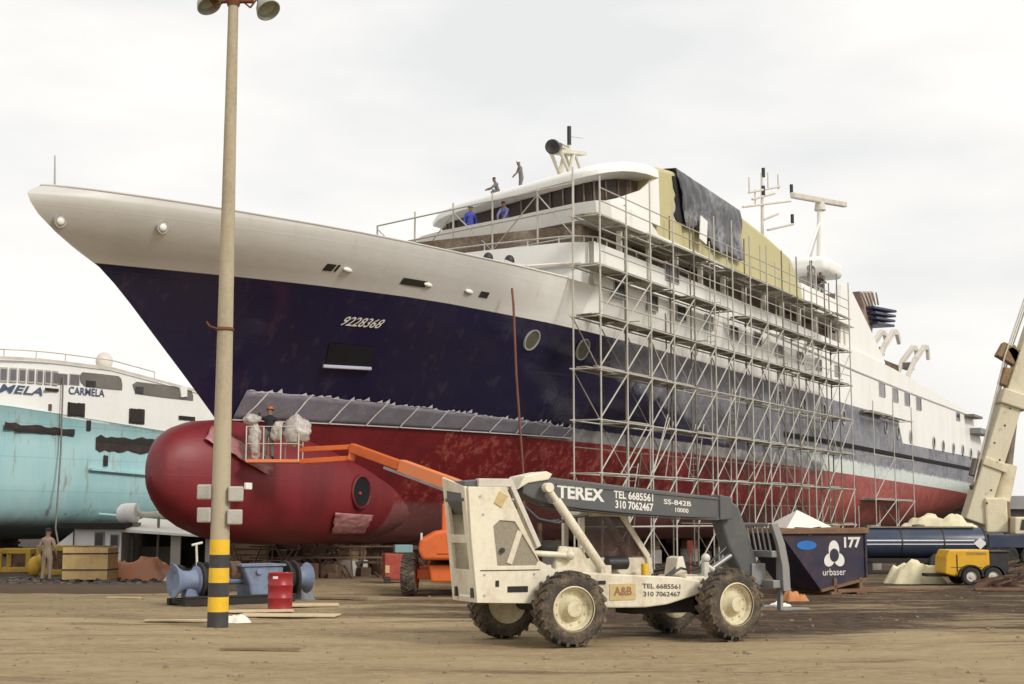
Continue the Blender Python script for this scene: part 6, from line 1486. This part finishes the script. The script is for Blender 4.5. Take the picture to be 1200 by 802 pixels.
person(gnd(54, 682), R(-8), 'man in beige overalls and dark cap standing beside the plywood crate, seen from behind', STAND, M['beige'], M['beige'], M['blackcloth'], 1.85, 'cap')
REACH = dict(STAND, elbowl=(-.36, .20, 1.42), wristl=(-.30, .42, 1.62), elbowr=(.30, .16, 1.15), wristr=(.22, .38, 1.22), lean=(.05, .12, 1))
p = at(314, 541, 45.95); person((p.x, 45.95, zf_+.06), R(10), 'worker in dark top and orange helmet working in the orange lift basket', REACH, M['blackcloth'], M['greywork'], paint('hard_hat_orange', (.45, .13, .03), .4), 1.72)
def onship(x, y, o): s, z = sz(x, y, o); return shipworld(s, o, z), s, z
LEAN = dict(STAND, lean=(0, .22, 1), hip=(0, -.05, .92), elbowl=(-.27, .10, 1.18), elbowr=(.27, .12, 1.18), wristl=(-.20, .30, 1.02), wristr=(.22, .28, 1.0))
CROUCH = {'hip': (0, -.10, .42), 'lean': (0, .35, 1), 'kneel': (-.16, .30, .52), 'kneer': (.16, .28, .48), 'anklel': (-.15, .02, .09), 'ankler': (.15, .0, .09), 'elbowl': (-.24, .32, .62), 'elbowr': (.24, .32, .62), 'wristl': (-.14, .50, .55), 'wristr': (.14, .50, .55)}
BEND = dict(STAND, lean=(0, .55, 1), hip=(0, -.12, .90), elbowl=(-.2, .42, 1.02), elbowr=(.2, .42, 1.0), wristl=(-.14, .55, .82), wristr=(.14, .55, .8))
def at_s(x, y, s, z):                          # on the cross plane s of the ship, in photo column x
    a, b, c = ray(x, y); t = (s+BX*ST+BY*CT)/(a*ST+b*CT); return Vector((a*t, b*t, z))
# roof workers on the white visor
for (x, y, s, z, pose, lab, hat) in ((582, 222, 27.6, 16.75, CROUCH, 'worker in grey crouching on the white bridge roof, left of the leaning one', None), (610, 214, 27.0, 16.75, LEAN, 'worker in grey leaning forward on the white bridge roof left of the searchlight mast', M['hat_white'])):
    person(at_s(x, y, s, z), PI/2-TH+.8, lab, pose, M['greywork'], M['greywork'], hat, 1.55)
person(at_s(551, 262, 25.75, 14.32), R(200), 'worker in blue overalls and blue helmet standing in the bridge opening', STAND, M['bluework'], M['bluework'], M['hat_blue'], 1.85)
person(at_s(592, 250, 25.2, 14.32), R(160), 'worker in faded blue stooping in the dark bridge opening right of the other blue worker', BEND, paint('faded_blue', (.14, .14, .32), .9), M['bluework'], None, 1.8)
for i, (x, y, lab) in enumerate(((950, 338, 'worker with dark hair sitting on the upper deck just right of the yellow-green house'), (960, 343, 'worker in dark clothes crouching on the upper deck below the white dome, right of another'))):
    q, s, z = onship(x, y, 6.6); person((q.x, q.y, z), R(180+30*i), lab, BEND if i == 0 else CROUCH, M['greywork'] if i == 0 else M['blackcloth'], M['greywork'], None, 1.8)
q = sz(955, 345, 6.4); k = MB(); k.bb(q[0]-6, q[0]+4, -7.4, 7.4, q[1]-1.2, q[1]-.25); k.build('upper_deck', M['white'], ship, bevel=.05)

bpy.context.view_layer.update()
